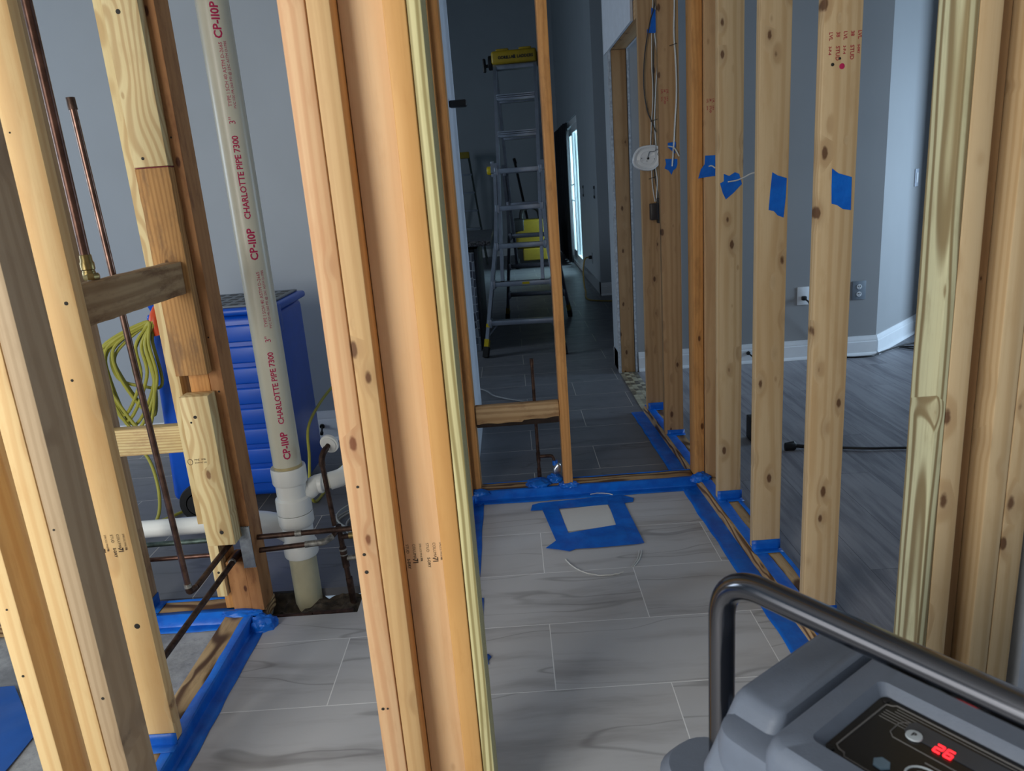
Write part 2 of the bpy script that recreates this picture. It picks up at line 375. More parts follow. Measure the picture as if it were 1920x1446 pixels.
def lathe(bm, prof, c, axis='Z', seg=32):
    """prof: (radius, height) pairs along axis from point c"""
    c = Vector(c); rings = []
    for r, h in prof:
        ring = []
        for k in range(seg):
            a = 2 * math.pi * k / seg; x, y = r * math.cos(a), r * math.sin(a)
            p = {'Z': Vector((x, y, h)), 'X': Vector((h, x, y)), 'Y': Vector((x, h, y))}[axis]
            ring.append(bm.verts.new(c + p))
        rings.append(ring)
    for A, B in zip(rings, rings[1:]):
        for k in range(seg): bm.faces.new((A[k], A[(k + 1) % seg], B[(k + 1) % seg], B[k]))
    bm.faces.new(rings[0][::-1]); bm.faces.new(rings[-1]); return bm
def prism(bm, poly, h0, h1, axis='Z'):
    f = {'Z': lambda a, b, h: (a, b, h), 'Y': lambda a, b, h: (a, h, b), 'X': lambda a, b, h: (h, a, b)}[axis]
    lo = [bm.verts.new(f(a, b, h0)) for a, b in poly]; hi = [bm.verts.new(f(a, b, h1)) for a, b in poly]
    n = len(poly)
    bm.faces.new(lo[::-1]); bm.faces.new(hi)
    for i in range(n): bm.faces.new((lo[i], lo[(i + 1) % n], hi[(i + 1) % n], hi[i]))
    return bm
def board(name, label, cat, x0, x1, y0, y1, z0, z1, mat, axis='Z', bev=.0025, rot=0, group=None, parent=None, kind=None, lean=0, rough=0):
    """a piece of timber: its local Z runs along the grain"""
    L = {'Z': z1 - z0, 'Y': y1 - y0, 'X': x1 - x0}[axis]
    a, b = {'Z': (x1 - x0, y1 - y0), 'Y': (x1 - x0, z1 - z0), 'X': (y1 - y0, z1 - z0)}[axis]
    bm = BM(); box(bm, -a / 2, a / 2, -b / 2, b / 2, 0, L, bev)
    if rough:
        bmesh.ops.subdivide_edges(bm, edges=[e for e in bm.edges if e.calc_length() > L * .8], cuts=int(L / .02), use_grid_fill=True)
        for v in bm.verts:
            nz = noise.noise_vector(v.co * 22) * rough + noise.noise_vector(v.co * 70) * rough * .5
            v.co += Vector((nz.x, nz.y, 0))
    me = bpy.data.meshes.new(name); bmesh.ops.recalc_face_normals(bm, faces=bm.faces); bm.to_mesh(me); bm.free(); smooth(me, 40); me.materials.append(mat)
    o = bpy.data.objects.new(name, me); COL.objects.link(o)
    cx, cy, cz = (x0 + x1) / 2, (y0 + y1) / 2, (z0 + z1) / 2
    if axis == 'Z': R = Matrix.Identity(3); loc = Vector((cx, cy, z0))
    elif axis == 'Y': R = Matrix(((1, 0, 0), (0, 0, 1), (0, -1, 0))); R = Matrix(((-1, 0, 0), (0, 0, 1), (0, 1, 0))); loc = Vector((cx, y0, cz))
    else: R = Matrix(((0, 0, 1), (1, 0, 0), (0, 1, 0))); loc = Vector((x0, cy, cz))
    R4 = Matrix.Rotation(rot, 4, 'Z') @ Matrix.Rotation(lean, 4, 'Y') @ R.to_4x4()
    if parent is not None:
        o.parent = parent; loc = loc - Vector(parent['_w'])
    o.matrix_local = Matrix.Translation(loc) @ R4
    o['_w'] = tuple(loc)
    tag(o, label, cat, group, kind); return o
def txt(s, size, mat, f, name='printed_text', parent=None, align='LEFT', bold=0, spacing=1.0):
    """flat lettering as mesh; f maps (x along the line, y up the letter) to a world point"""
    cu = bpy.data.curves.new('t', 'FONT'); cu.body = s.replace('1', 'I'); cu.size = size; cu.align_x = align; cu.offset = bold; cu.space_character = spacing; cu.resolution_u = 2
    to = bpy.data.objects.new('t', cu); COL.objects.link(to)
    dg = bpy.context.evaluated_depsgraph_get(); me = bpy.data.meshes.new_from_object(to.evaluated_get(dg))
    bpy.data.objects.remove(to, do_unlink=True); bpy.data.curves.remove(cu)
    bm = BM(); bm.from_mesh(me); bpy.data.meshes.remove(me)
    if len(bm.verts) == 0: bm.free(); return None
    bmesh.ops.triangulate(bm, faces=bm.faces)
    if f.__name__ == 'f' and size > .009:
        for k in range(-4, 16):
            bmesh.ops.bisect_plane(bm, geom=bm.verts[:] + bm.edges[:] + bm.faces[:], plane_co=(0, k * .0025, 0), plane_no=(0, 1, 0))
        bmesh.ops.triangulate(bm, faces=bm.faces)
    for v in bm.verts: v.co = Vector(f(v.co.x, v.co.y))
    return obj(name, bm, mat, parent, sm=False)
def sheet(name, label, cat, poly_pts, nrm, mat=TAPE, th=.0006, parent=None, group=None, wob=.0008):
    """a thin sheet over the outline poly_pts (world points in one plane), thickness th along nrm"""
    bm = BM(); vs = [bm.verts.new(Vector(p)) for p in poly_pts]; f = bm.faces.new(vs)
    n = Vector(nrm).normalized()
    r = bmesh.ops.extrude_face_region(bm, geom=[f]); ev = [g for g in r['geom'] if isinstance(g, bmesh.types.BMVert)]
    bmesh.ops.translate(bm, vec=n * th, verts=ev)
    bmesh.ops.triangulate(bm, faces=bm.faces)
    o = obj(name, bm, mat, parent, sm=False); return tag(o, label, cat, group)
def strip(name, label, prof, axis, a0, a1, side=1, mat=TAPE, skew=0, step=.035, th=.0007, jag=.002, parent=None, group=None, z=0, cat='tape'):
    """tape run: profile [(p, z)...] across, extruded along axis from a0 to a1"""
    bm = BM(); n = max(2, int(abs(a1 - a0) / step)); rows = []
    # refine the profile
    pr = []
    for (p, q), (p2, q2) in zip(prof, prof[1:]):
        k = max(1, int(math.hypot(p2 - p, q2 - q) / .014))
        for i in range(k): pr.append((p + (p2 - p) * i / k, q + (q2 - q) * i / k))
    pr.append(prof[-1])
    for i in range(n + 1):
        a = a0 + (a1 - a0) * i / n; row = []
        for j, (p, q) in enumerate(pr):
            e = (j == 0 or j == len(pr) - 1)
            w1 = noise.noise(Vector((a * 9, j * 1.7, p * 5))) * jag * (1.6 if e else .55)
            w2 = abs(noise.noise(Vector((a * 14, j * 2.3, q * 9 + 4)))) * jag * .9
            aa = a + ((noise.noise(Vector((p * 60, a0, 3))) * .008) if i in (0, n) else 0)
            P = p + w1 * (1 if side > 0 else 1) + skew * (a - a0)
            row.append(bm.verts.new((P, aa, q + w2 + z) if axis == 'Y' else (aa, P, q + w2 + z)))
        rows.append(row)
    for A, B in zip(rows, rows[1:]):
        for k in range(len(A) - 1): bm.faces.new((A[k], A[k + 1], B[k + 1], B[k]))
    o = obj(name, bm, mat, parent); md = o.modifiers.new('thickness', 'SOLIDIFY'); md.thickness = th; md.offset = 0
    return tag(o, label, cat, group)

# ================================================================== THE SETTING
def rects(name, rs, z0, z1, mat, kind='structure'):
    bm = BM()
    for a in rs: box(bm, a[0], a[1], a[2], a[3], z0, z1)
    return tag(obj(name, bm, mat, sm=False), kind=kind)
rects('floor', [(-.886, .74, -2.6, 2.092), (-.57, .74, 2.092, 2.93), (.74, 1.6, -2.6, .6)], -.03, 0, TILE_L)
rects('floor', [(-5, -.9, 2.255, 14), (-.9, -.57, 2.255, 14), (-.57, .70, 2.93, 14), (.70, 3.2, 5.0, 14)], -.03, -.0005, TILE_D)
rects('floor', [(-5, -.886, -2.6, 2.255), (-.886, -.57, 2.092, 2.255)], -.2, -.12, CONC)
rects('floor', [(-5, -.886, -2.6, 2.255)], -.119, -.006, CONC)
rects('floor', [(.74, 6.2, .6, 4.86), (2.3, 6.2, 4.86, 7.5)], -.03, -.001, VINYL)
def flat_wall(name, x0, x1, y0, y1, z0, z1, mat=PAINT): return rects(name, [(x0, x1, y0, y1)], z0, z1, mat)
flat_wall('wall_left', -5.0, -.235, 3.84, 3.96, 0, 2.7)
flat_wall('wall_hall_left', -.335, -.222, 3.0, 3.94, 0, 2.7, PAPER)
flat_wall('wall_far', -6, 3.2, 13.72, 13.84, 0, 5.2)
flat_wall('wall_hall_far_left', -5.1, -5.0, 3.96, 13.8, 0, 5.2)
# hall right side: painted stub, jog and the wall holding the sliding door
flat_wall('wall_stub', .672, .785, 4.845, 5.06, 0, 2.7)
flat_wall('wall_jog', .97, 3.2, 8.2, 8.32, 0, 5.2)
rects('wall_hall_right', [(.97, 1.1, 8.32, 10.15), (.97, 1.1, 12.4, 13.72)], 0, 5.2, PAINT)
rects('wall_hall_right', [(.97, 1.1, 10.15, 12.4)], 2.08, 5.2, PAINT)
flat_wall('wall_right_room', .785, 2.38, 4.82, 4.94, 0, 2.7, PAINT_R)
bm = BM(); prism(bm, [(2.38, 4.82), (2.965, 5.41), (2.88, 5.50), (2.295, 4.905)], 0, 2.7); tag(obj('wall_angled', bm, PAINT_R, sm=False), kind='structure')
flat_wall('wall_right_room_back', 2.96, 5.1, 5.41, 5.53, 0, 2.7, PAINT_R)
rects('wall_right_room_side', [(5.0, 5.12, .9, 3.55), (5.0, 5.12, 4.85, 5.5)], 0, 2.7, PAINT_R)
rects('wall_right_room_side', [(5.0, 5.12, 3.55, 4.85)], 0, .45, PAINT_R)
rects('wall_right_room_side', [(5.0, 5.12, 3.55, 4.85)], 1.85, 2.7, PAINT_R)
flat_wall('wall_left_end', -5.1, -5.0, .9, 3.96, 0, 2.7)
rects('ceiling', [(-5.1, 5.12, 1.15, 5.6)], 2.7, 2.78, CEIL)
rects('ceiling', [(-5.1, 3.3, 5.6, 13.84)], 5.1, 5.2, CEIL)
flat_wall('wall_hall_drop', -5.1, 3.3, 5.6, 5.66, 2.7, 5.2)
flat_wall('wall_hall_shoulder', 3.2, 3.3, 5.06, 8.32, 0, 5.2)

def baseboard(name, p0, p1, h=.13, th=.016):
    """moulded baseboard from p0 to p1; the room is on the left of the run"""
    p0 = Vector((p0[0], p0[1], 0)); p1 = Vector((p1[0], p1[1], 0)); t = (p1 - p0).normalized(); n = Vector((-t.y, t.x, 0))
    prof = [(0, 0), (th + .012, 0), (th + .012, .006), (th + .004, .018), (th, .02), (th, h * .70), (th * .75, h * .74), (th * .8, h * .80), (th * .45, h * .9), (th * .35, h), (0, h)]
    bm = BM(); A = [bm.verts.new(p0 + n * a + Vector((0, 0, b))) for a, b in prof]; B = [bm.verts.new(p1 + n * a + Vector((0, 0, b))) for a, b in prof]
    bm.faces.new(A[::-1]); bm.faces.new(B)
    for i in range(len(prof)): bm.faces.new((A[i], A[(i + 1) % len(prof)], B[(i + 1) % len(prof)], B[i]))
    return tag(obj(name, bm, WHITE), kind='structure')
baseboard('baseboard_left', (-.34, 3.84), (-5, 3.84), .165)
baseboard('baseboard_right_room', (2.38, 4.82), (.80, 4.82))
baseboard('baseboard_angled', (2.965, 5.41), (2.38, 4.82))
baseboard('baseboard_right_room_back', (5.0, 5.41), (2.96, 5.41))
baseboard('baseboard_stub', (.672, 5.07), (.672, 4.85), .13)
baseboard('baseboard_jog', (3.2, 8.2), (.97, 8.2), .14)
baseboard('baseboard_hall_right', (.97, 10.1), (.97, 8.2), .14)
baseboard('baseboard_far', (.97, 13.72), (-5, 13.72), .14)
baseboard('baseboard_hall_left', (-.222, 3.1), (-.222, 3.955), .14)
rects('trim_threshold', [(.672, .782, 3.93, 4.82)], -.001, .003, MOSAIC)
# torn drywall and framing of the cased opening beyond the right-hand studs
def ragged(name, x, y0, y1, z0, z1, kind='structure', th=.013):
    bm = BM(); n = int((z1 - z0) / .03); L = []
    for i in range(n + 1):
        z = z0 + (z1 - z0) * i / n; d = noise.noise(Vector((x * 9, z * 14, 1))) * .006 + noise.noise(Vector((x, z * 45, 2))) * .004
        L.append([bm.verts.new((x, y0 + d, z)), bm.verts.new((x + th, y0 + d + .002, z)), bm.verts.new((x + th, y1, z)), bm.verts.new((x, y1, z))])
    for A, B in zip(L, L[1:]):
        for k in range(4): bm.faces.new((A[k], A[(k + 1) % 4], B[(k + 1) % 4], B[k]))
    bm.faces.new(L[0][::-1]); bm.faces.new(L[-1]); return tag(obj(name, bm, GYP, sm=False), kind=kind)
ragged('trim_1', .668, 4.79, 4.846, .0, 2.0)
ragged('trim_2', .776, 4.795, 4.846, .0, 2.0)
board('wall_stud', 'brown stud closing the torn end of the painted stub wall beside the doorway', 'stud', .684, .773, 4.805, 4.843, .0, 2.0, W_SPRUCE_D)
board('door_header', 'tan header board over the far cased opening', 'header', .684, .773, 3.889, 4.80, 2.0, 2.09, W_SPRUCE_D, 'Y')
bm = BM(); prism(bm, [(3.98, 2.0), (5.0, 2.0), (5.0, 2.7), (3.97, 2.7)], .668, .681, 'X'); tag(obj('wall_over_opening', bm, PAPER, sm=False), kind='structure')
bm = BM(); prism(bm, [(3.93, 2.0), (5.0, 2.0), (5.0, 2.7), (3.93, 2.7)], .775, .788, 'X'); tag(obj('wall_over_opening', bm, PAPER, sm=False), kind='structure')
# doors and windows
d = tag(obj('door_1', box(box(box(box(BM(), .99, 1.08, 10.15, 10.23, 0, 2.08, .004), .99, 1.08, 12.32, 12.4, 0, 2.08, .004), .99, 1.08, 10.23, 12.32, 2.0, 2.08, .004), .99, 1.08, 10.23, 12.32, 0, .05, .004), WHITE), kind='structure')
bm = BM()
for (a, b, x) in ((10.24, 11.3, 1.0), (11.2, 12.31, 1.045)):
    for r in ((a, a + .09, .05, 2.0), (b - .09, b, .05, 2.0), (a + .09, b - .09, .05, .17), (a + .09, b - .09, 1.9, 2.0)): box(bm, x, x + .035, r[0], r[1], r[2], r[3], .003)
obj('sash', bm, WHITE, d)
bm = BM(); box(bm, 1.012, 1.02, 10.33, 11.21, .17, 1.9); box(bm, 1.057, 1.065, 11.29, 12.22, .17, 1.9); obj('glass_pane', bm, GLASS, d)
bm = BM(); tube(bm, fillet([(1.0, 11.24, .95), (.955, 11.24, .97), (.955, 11.24, 1.17), (1.0, 11.24, 1.19)], .02), .009); obj('door_handle', bm, WHITE, d)
d = tag(obj('window_1', box(box(box(box(BM(), 5.0, 5.1, 3.55, 3.62, .45, 1.85, .004), 5.0, 5.1, 4.78, 4.85, .45, 1.85, .004), 5.0, 5.1, 3.62, 4.78, 1.78, 1.85, .004), 5.0, 5.1, 3.62, 4.78, .45, .52, .004), WHITE), kind='structure')
bm = BM(); box(bm, 5.07, 5.076, 3.62, 4.78, .52, 1.78); obj('glass_pane', bm, GLASS, d)
rects('ceiling', [(-3.2, 2.7, -3.0, 1.15)], 2.7, 2.78, CEIL)
flat_wall('wall_near_room_side', 2.6, 2.7, -3.0, 1.2, 0, 2.7)
flat_wall('wall_near_right', .90, 2.6, 1.2, 1.29, 0, 2.7, PAPER)
d = tag(obj('window_frame_added', box(box(box(box(BM(), -5.0, -4.94, 1.9, 1.97, .7, 2.2, .004), -5.0, -4.94, 3.3, 3.37, .7, 2.2, .004), -5.0, -4.94, 1.97, 3.3, 2.13, 2.2, .004), -5.0, -4.94, 1.97, 3.3, .7, .77, .004), WHITE), kind='structure')  # unseen frame on the solid wall, added to go with the left-room fill lamp

# ================================================================== NEAR WALL (a row of studs along X at Y = 1.2)
NY0, NY1 = 1.2, 1.289; TOP = 2.698
G1 = 'framing studs of the near wall'
def nail(bm, x, y, z, r=.0035): lathe(bm, [(r, .0004), (r * .8, -.0012), (.0001, -.0012)], (x, y, z), 'Y', 8)
def nails(parent, pts, mat=None, name='nail'):
    for (x, y, z, r) in pts:
        b = BM(); lathe(b, [(r, .001), (r, -.0009), (r * .55, -.0013)], (x, y, z), 'Y', 10); obj(name, b, mat or INK_B, parent)
s = board('framing_stud', 'leftmost near stud, bright narrow face with a deep orange right side', 'stud', -.980, -.941, NY0, NY1, .038, TOP, W_BRIGHT)
nails(s, [(-.96, NY0, .60, .002), (-.965, NY0, .46, .0025)])
s = board('framing_stud', 'left one of the tight pair of bright near studs', 'stud', -.886, -.8487, NY0, NY1, .038, TOP, W_BRIGHT)
s = board('framing_stud', 'right one of the tight pair of bright near studs, greyed for its shaded side', 'stud', -.8475, -.8135, NY0, NY1, .038, TOP, W_GREY)
nails(s, [(-.828, NY0, .40, .003), (-.838, NY0, .75, .002)])
# foreground post: two studs, a flat backer between, one stud, a treated strip
A = board('framing_stud', 'pinkish left stud of the big middle post, rounded frayed left edge', 'stud', -.316, -.2755, NY0, NY1, .038, TOP, W_PINK, bev=.003)
nails(A, [(-.295, NY0, .79, .0025), (-.305, NY0, .335, .003), (-.296, NY0, .335, .002), (-.30, NY0, .66, .003), (-.30, NY0, .625, .0035)])
B = board('framing_stud', 'orange second stud of the big middle post, grey smudge near its foot', 'stud', -.2740, -.2385, NY0, NY1 - .001, .038, TOP, W_ORANGE, bev=.003)
Cc = board('backer_stud', 'wide recessed stud turned flat in the middle post, black mill stamp low on it', 'stud', -.2375, -.163, 1.2515, NY1, .038, TOP, W_BACK)
D = board('framing_stud', 'orange right stud of the middle post beside the green-tinted strip', 'stud', -.162, -.128, NY0, NY1, .038, TOP, W_ORANGE2, bev=.003)
Es = board('jamb_strip', 'striped yellow-green treated strip lining the left side of the near opening', 'strip', -.1265, -.105, NY0 + .001, NY1 + .002, .038, TOP, W_TREAT_Y)
board('wall_plate', 'bottom plate of the near wall under the big middle post', 'plate', -.316, -.105, NY0, NY1, 0, .037, W_PLATE, 'X')
board('wall_plate', 'bottom plate of the near wall under the left studs', 'plate', -1.7, -.8135, NY0, NY1, 0, .037, W_PLATE, 'X')
# right side of the opening
board('jamb_strip', 'broad cathedral-grained treated board lining the right side of the near opening', 'strip', .7015, .7185, NY0, NY1 - .006, .038, TOP, W_TREAT, bev=.0015)
board('framing_stud', 'pale stud just right of the treated board at the near opening', 'stud', .7195, .755, NY0, NY1, .038, TOP, W_SPRUCE)
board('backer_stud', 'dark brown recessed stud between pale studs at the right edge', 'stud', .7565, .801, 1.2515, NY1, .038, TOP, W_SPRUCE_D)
R8 = board('framing_stud', 'pale stud with a round knot right of the dark recess', 'stud', .802, .8375, NY0, NY1, .038, TOP, W_SPRUCE)
board('framing_stud', 'rightmost pale stud at the photo edge', 'stud', .839, .878, NY0, NY1, .038, TOP, W_SPRUCE)
board('wall_plate', 'bottom plate of the near wall under the right studs', 'plate', .7015, .90, NY0, NY1, 0, .037, W_PLATE, 'X')
# mill stamp on the flat backer and on the big left stud: lines reading downwards
def down_text(par, s_, size, mat, x, y, z, bold=0, name='mill_stamp', up=False):
    if up: f = lambda a, b: (x - b, y, z + a)
    else: f = lambda a, b: (x + b, y, z - a)
    return txt(s_, size, mat, f, name, par, bold=bold)
def stamp71(par, xs, y, z, k=1.0):
    for x, (s_, sz, b) in zip(xs, (('COLUMA°', .0085, 0), ('71', .013, .0004), ('SPRUCE PINE FIR', .0052, 0), ('STUD  S-DRY', .0085, 0), ('COLUMA°', .0085, 0), ('71', .013, .0004), ('SPRUCE PINE FIR', .0052, 0), ('STUD  S-DRY', .0085, 0))):
        pass
def mill_rows(par, x0, dx, y, z, k=1.0, n=6):
    rows = [('STUD', 'S-DRY'), ('COLUMA', '71'), ('SPRUCE PINE', 'FIR')]
    for i in range(n):
        a, b = rows[i % 3]; x = x0 + dx * i; big = (i % 3 == 1)
        down_text(par, a, (.0075 if i % 3 != 2 else .0050) * k, INK_K, x, y, z, name='mill_stamp')
        down_text(par, b, (.0075, .0135, .0050)[i % 3] * k, INK_K, x - (.002 if big else 0), y, z - .030 * k, .0004 if big else .0002, name='mill_stamp')
mill_rows(Cc, -.234, .0125, 1.2512, .648, 1.0, 6)

# ================================================================== LEFT STUD WALL (along Y at X about -.93)
L2 = board('framing_stud', 'thick round-edged yellow stud standing on the taped plate at the left', 'stud', -.972, -.884, 1.50, 1.538, .042, TOP, W_BRIGHT, bev=.009)
nails(L2, [(-.915, 1.5, .365, .0065), (-.93, 1.5, .95, .003), (-.905, 1.5, 1.11, .004)])
mill_rows(L2, -.968, .0135, 1.4988, .597, 1.1, 6)
board('framing_stud', 'dark stud behind the round-edged stud, by the back plate', 'stud', -1.272, -1.234, 2.088, 2.174, .042, TOP, W_GREY)
PL = board('wall_plate', 'left floor plate with dark cathedral grain, edged in blue tape', 'plate', -.974, -.887, 1.29, 2.083, 0, .038, W_PLATE, 'Y')
PB = board('wall_plate', 'back floor plate left of the corner stud, edged in blue tape', 'plate', -1.75, -.853, 2.085, 2.174, 0, .038, W_PLATE, 'X')
K = board('framing_stud', 'old orange corner stud with a grey metal guard plate near its foot', 'stud', -.892, -.853, 2.071, 2.164, .042, TOP, W_RED, bev=.003)
bm = BM(); box(bm, -.8905, -.8545, 2.0665, 2.0705, .196, .331, .0006)
for k in range(7):
    for zz in (.196, .331):
        x = -.889 + k * .0055; bmesh.ops.create_cone(bm, cap_ends=True, segments=3, radius1=.0032, radius2=.0032, depth=.003, matrix=Matrix.Translation((x, 2.0685, zz)) @ Matrix.Rotation(math.pi / 2, 4, 'X') @ Matrix.Rotation(math.pi / 2 if zz > .3 else -math.pi / 2, 4, 'Z'))
bmesh.ops.transform(bm, matrix=Matrix.Identity(4), verts=bm.verts); obj('guard_plate', bm, GALV, K)
nails(K, [(-.873, 2.071, 1.46, .0025), (-.872, 2.071, .92, .0025), (-.87, 2.071, .76, .003)])
board('framing_stud', 'inner orange stud hidden behind the nailed-on boards of the corner', 'stud', -.951, -.893, 2.072, 2.164, .305, TOP, W_TAN)
board('stud_stub', 'rotted stub of the corner stud below the bent pipes', 'stub', -.951, -.893, 2.076, 2.164, .042, .213, W_RED, rough=.0012)
board('stud_strip', 'long pale treated strip left of the boards nailed to the corner', 'strip', -1.018, -.985, 2.09, 2.176, .34, TOP, W_TREAT_P)
board('stud_strip', 'brown strip end under the long pale treated strip', 'strip', -.984, -.956, 2.098, 2.17, .042, .339, W_TAN)
b1 = board('nailer_board', 'wavy-grained pale board nailed on the corner, topmost of the three', 'board', -.968, -.878, 2.032, 2.070, 1.388, TOP, W_TREAT_P)
nails(b1, [(-.93, 2.032, 1.76, .006), (-.94, 2.032, 1.41, .004)])
b2 = board('nailer_board', 'rough weathered board nailed on the corner with a red painted top end', 'board', -.967, -.877, 2.030, 2.070, .822, 1.385, W_ROUGH, rough=.0012)
bm = BM(); box(bm, -.966, -.878, 2.031, 2.069, 1.3852, 1.3872); obj('red_painted_end', bm, plain('red_end_paint', (130, 34, 44), .7), b2)
b3 = board('nailer_board', 'pale swirly-grained lowest board on the corner with a faint grade stamp', 'board', -.964, -.880, 2.012, 2.070, .302, .765, W_TREAT_P)
nails(b3, [(-.926, 2.012, .705, .005), (-.914, 2.012, .345, .006), (-.94, 2.012, .69, .003)])
f = lambda a, b: (-.952 + a, 2.0116, .575 + b)
txt('PINE  SPIB', .0075, INK_K, f, 'grade_stamp', b3); txt('KD19 HT 071', .0065, INK_K, lambda a, b: (-.952 + a, 2.0116, .566 + b), 'grade_stamp', b3)
bm = BM(); tube(bm, [(-.952 - .013 + .007 * math.cos(t) , 2.0116, .572 + .009 * math.sin(t)) for t in [i * .524 for i in range(12)]], .0007, 6, closed=True); obj('stamp_ring', bm, INK_K, b3)
b4 = board('nailer_strip', 'short pale strip with one screw below the lowest corner board', 'strip', -.986, -.9545, 2.058, 2.096, .106, .300, W_TREAT_P)
nails(b4, [(-.968, 2.058, .19, .004)])
blk = board('blocking_board', 'stained wavy block wedged between the round-edged stud and the corner boards', 'block', -.930, -.890, 1.5405, 2.0265, 1.053, 1.140, W_ROT, 'Y', rough=.0016)
bm = BM(); tube(bm, catmull([(-.8895, 1.90, 1.10), (-.883, 1.895, 1.09), (-.880, 1.89, 1.07), (-.884, 1.885, 1.055)], 4), .0018, 6); obj('bent_nail', bm, INK_B, blk)
board('blocking_board', 'treated block low between the dark stud and the pale strip', 'block', -1.2335, -1.0185, 2.10, 2.138, .573, .656, W_TREAT_B, 'X')

# ================================================================== RIGHT STUD WALL (along Y)
def xr(y): return .752 - .0335 * (y - 1.83)
GR = 'studs of the right-hand wall'
R5 = board('framing_stud', 'pale right-wall stud with red printed grade marks at its top', 'stud', .748, .836, 1.835, 1.873, .040, TOP, W_BRIGHT if False else W_SPRUCE)
R4 = board('framing_stud', 'right-wall stud with a tall blue tape patch, left of the red-printed stud', 'stud', .7365, .8245, 2.24, 2.278, .040, TOP, W_SPRUCE)
R3 = board('framing_stud', 'right-wall stud with a torn blue tape patch and a white wire running off it', 'stud', .7325, .8190, 2.65, 2.688, .040, TOP, W_SPRUCE)
R2 = board('framing_stud', 'grey-stained right-wall stud with faint red print beside the narrow orange stud', 'stud', .7425, .829, 2.865, 2.903, .040, TOP, W_SPRUCE_D)
RO = board('framing_stud', 'narrow orange stud ending the cross wall at the right', 'stud', .7015, .7395, 2.885, 2.974, .040, TOP, W_TAN)
R1b = board('framing_stud', 'right-wall stud carrying a white flat cable taped down', 'stud', .690, .779, 3.43, 3.468, .040, TOP, W_SPRUCE_D)
R1a = board('framing_stud', 'farthest right-wall stud, with cables, a white disc and a black box', 'stud', .680, .770, 3.85, 3.888, .040, TOP, W_SPRUCE_D)
RP = board('wall_plate', 'long floor plate of the right-hand stud wall, edged in blue tape', 'plate', .712, .801, 1.33, 3.95, 0, .038, W_PLATE, 'Y', rot=0)
RP.rotation_mode = 'XYZ'
RP.matrix_local = Matrix.Translation((.8035, 1.30, .019)) @ Matrix.Rotation(math.atan(.0335), 4, 'Z') @ Matrix(((-1, 0, 0), (0, 0, 1), (0, 1, 0))).to_4x4()
# red printing
def red_rows(par, x0, dx, y, z, k=1.0, n=5, mat=INK_S):
    rows = [('LVL', '3-P-4'), ('38', 'STUD'), ('LVL', '3-P-4'), ('38', 'STUD'), ('LVL', 'S-DRY')]
    for i in range(n):
        a, b = rows[i]; x = x0 + dx * i
        down_text(par, a, .0115 * k, mat, x, y, z, .0003, 'grade_print'); down_text(par, b, (.0085, .0125, .0085, .0125, .007)[i] * k, mat, x, y, z - .030 * k, .0003, 'grade_print')
red_rows(R5, .760, .0165, 1.8345, 1.556, 1.0)
bm = BM(); bmesh.ops.create_uvsphere(bm, u_segments=14, v_segments=8, radius=.0065, matrix=Matrix.Translation((.792, 1.8347, 1.482)) @ Matrix.Diagonal((1, .06, 1, 1))); obj('ink_blot', bm, INK_R, R5)
nails(R5, [(.786, 1.835, 1.499, .003), (.770, 1.835, 1.487, .0038)])
red_rows(R2, .750, .0105, 2.8645, 1.52, .8, 4); red_rows(R1b, .70, .012, 3.4295, 1.62, 1.0, 3)

# ================================================================== CROSS WALL in the middle (along X at Y = 2.9)
MP = board('wall_plate', 'cross-wall floor plate between left post and right studs, edged in blue tape', 'plate', -.285, .70, 2.885, 2.974, 0, .038, W_PLATE, 'X')
board('framing_stud', 'lone slim stud standing in the cross wall in front of the ladder', 'stud', .1525, .1905, 2.885, 2.974, .041, TOP, W_TAN)
board('framing_stud', 'narrow stud ending the cross wall at the left, beside the drywall edge', 'stud', -.236, -.1945, 2.886, 2.974, .041, TOP, W_TAN)
board('framing_stud', 'last stud of the hidden left wall, right behind the green-tinted strip', 'stud', -.310, -.2275, 2.842, 2.880, .041, TOP, W_TAN)
mb = board('blocking_board', 'water-stained block with a black rotted lower edge in the cross wall', 'block', -.193, .1515, 2.905, 2.943, .318, .405, W_ROT, 'X', rough=.0012, bev=.004)
bm = BM(); n = 40; top_ = []; 
for i in range(n + 1):
    x = -.190 + .338 * i / n; h = .010 + .016 * abs(noise.noise(Vector((x * 11, 2, 0)))) + (.008 if x > .0 else 0)
    top_.append((x, .3185 + h))
prism(bm, [(-.190, .3165), *top_, (.148, .3165)], 2.9025, 2.9045, 'Y'); re_ = tag(obj('rotted_edge', bm, plain('black_rot', (44, 30, 22), .9, vary=.3), None, sm=False))
re_.parent = mb; re_.matrix_parent_inverse = Matrix.Identity(4); bpy.context.view_layer.update(); re_.matrix_world = Matrix.Translation(Vector(re_['_w']))
re_['label'] = 'black rotted lower edge'
# ================================================================== LADDERED TAPE RUNS
xo = lambda y: xr(y) - .0
strip('tape_run', 'blue tape from tile up onto the right plate, running the whole right wall', [(-.078, .0012), (-.006, .0016), (-.0015, .006), (-.0015, .0385), (.002, .0395), (.037, .0395)], 'Y', 1.31, 3.93, skew=-.0335, jag=.0035)
bpy.data.objects['tape_run'].location.x += xr(1.31)
strip('tape_run', 'blue tape along the far side of the right plate toward the vinyl floor', [(.076, .0395), (.0905, .0395), (.0915, .036), (.0915, .004), (.098, .0012), (.118, .0010)], 'Y', 1.31, 2.86, skew=-.0335, jag=.003).location.x += xr(1.31)
def cross_tape(label, x0, x1, y, h=.034, back=.0, fwd=.03, parent=None):
    """tape folded round the foot of a stud: up its face and out over the plate"""
    return strip('tape_wrap', label, [(y - fwd, .0402), (y - .0015, .0406), (y - .0012, .04 + h)], 'X', x0, x1, jag=.0012, step=.015)
cross_tape('blue tape folded at the foot of the stud with the tall tape patch', .734, .829, 2.24)
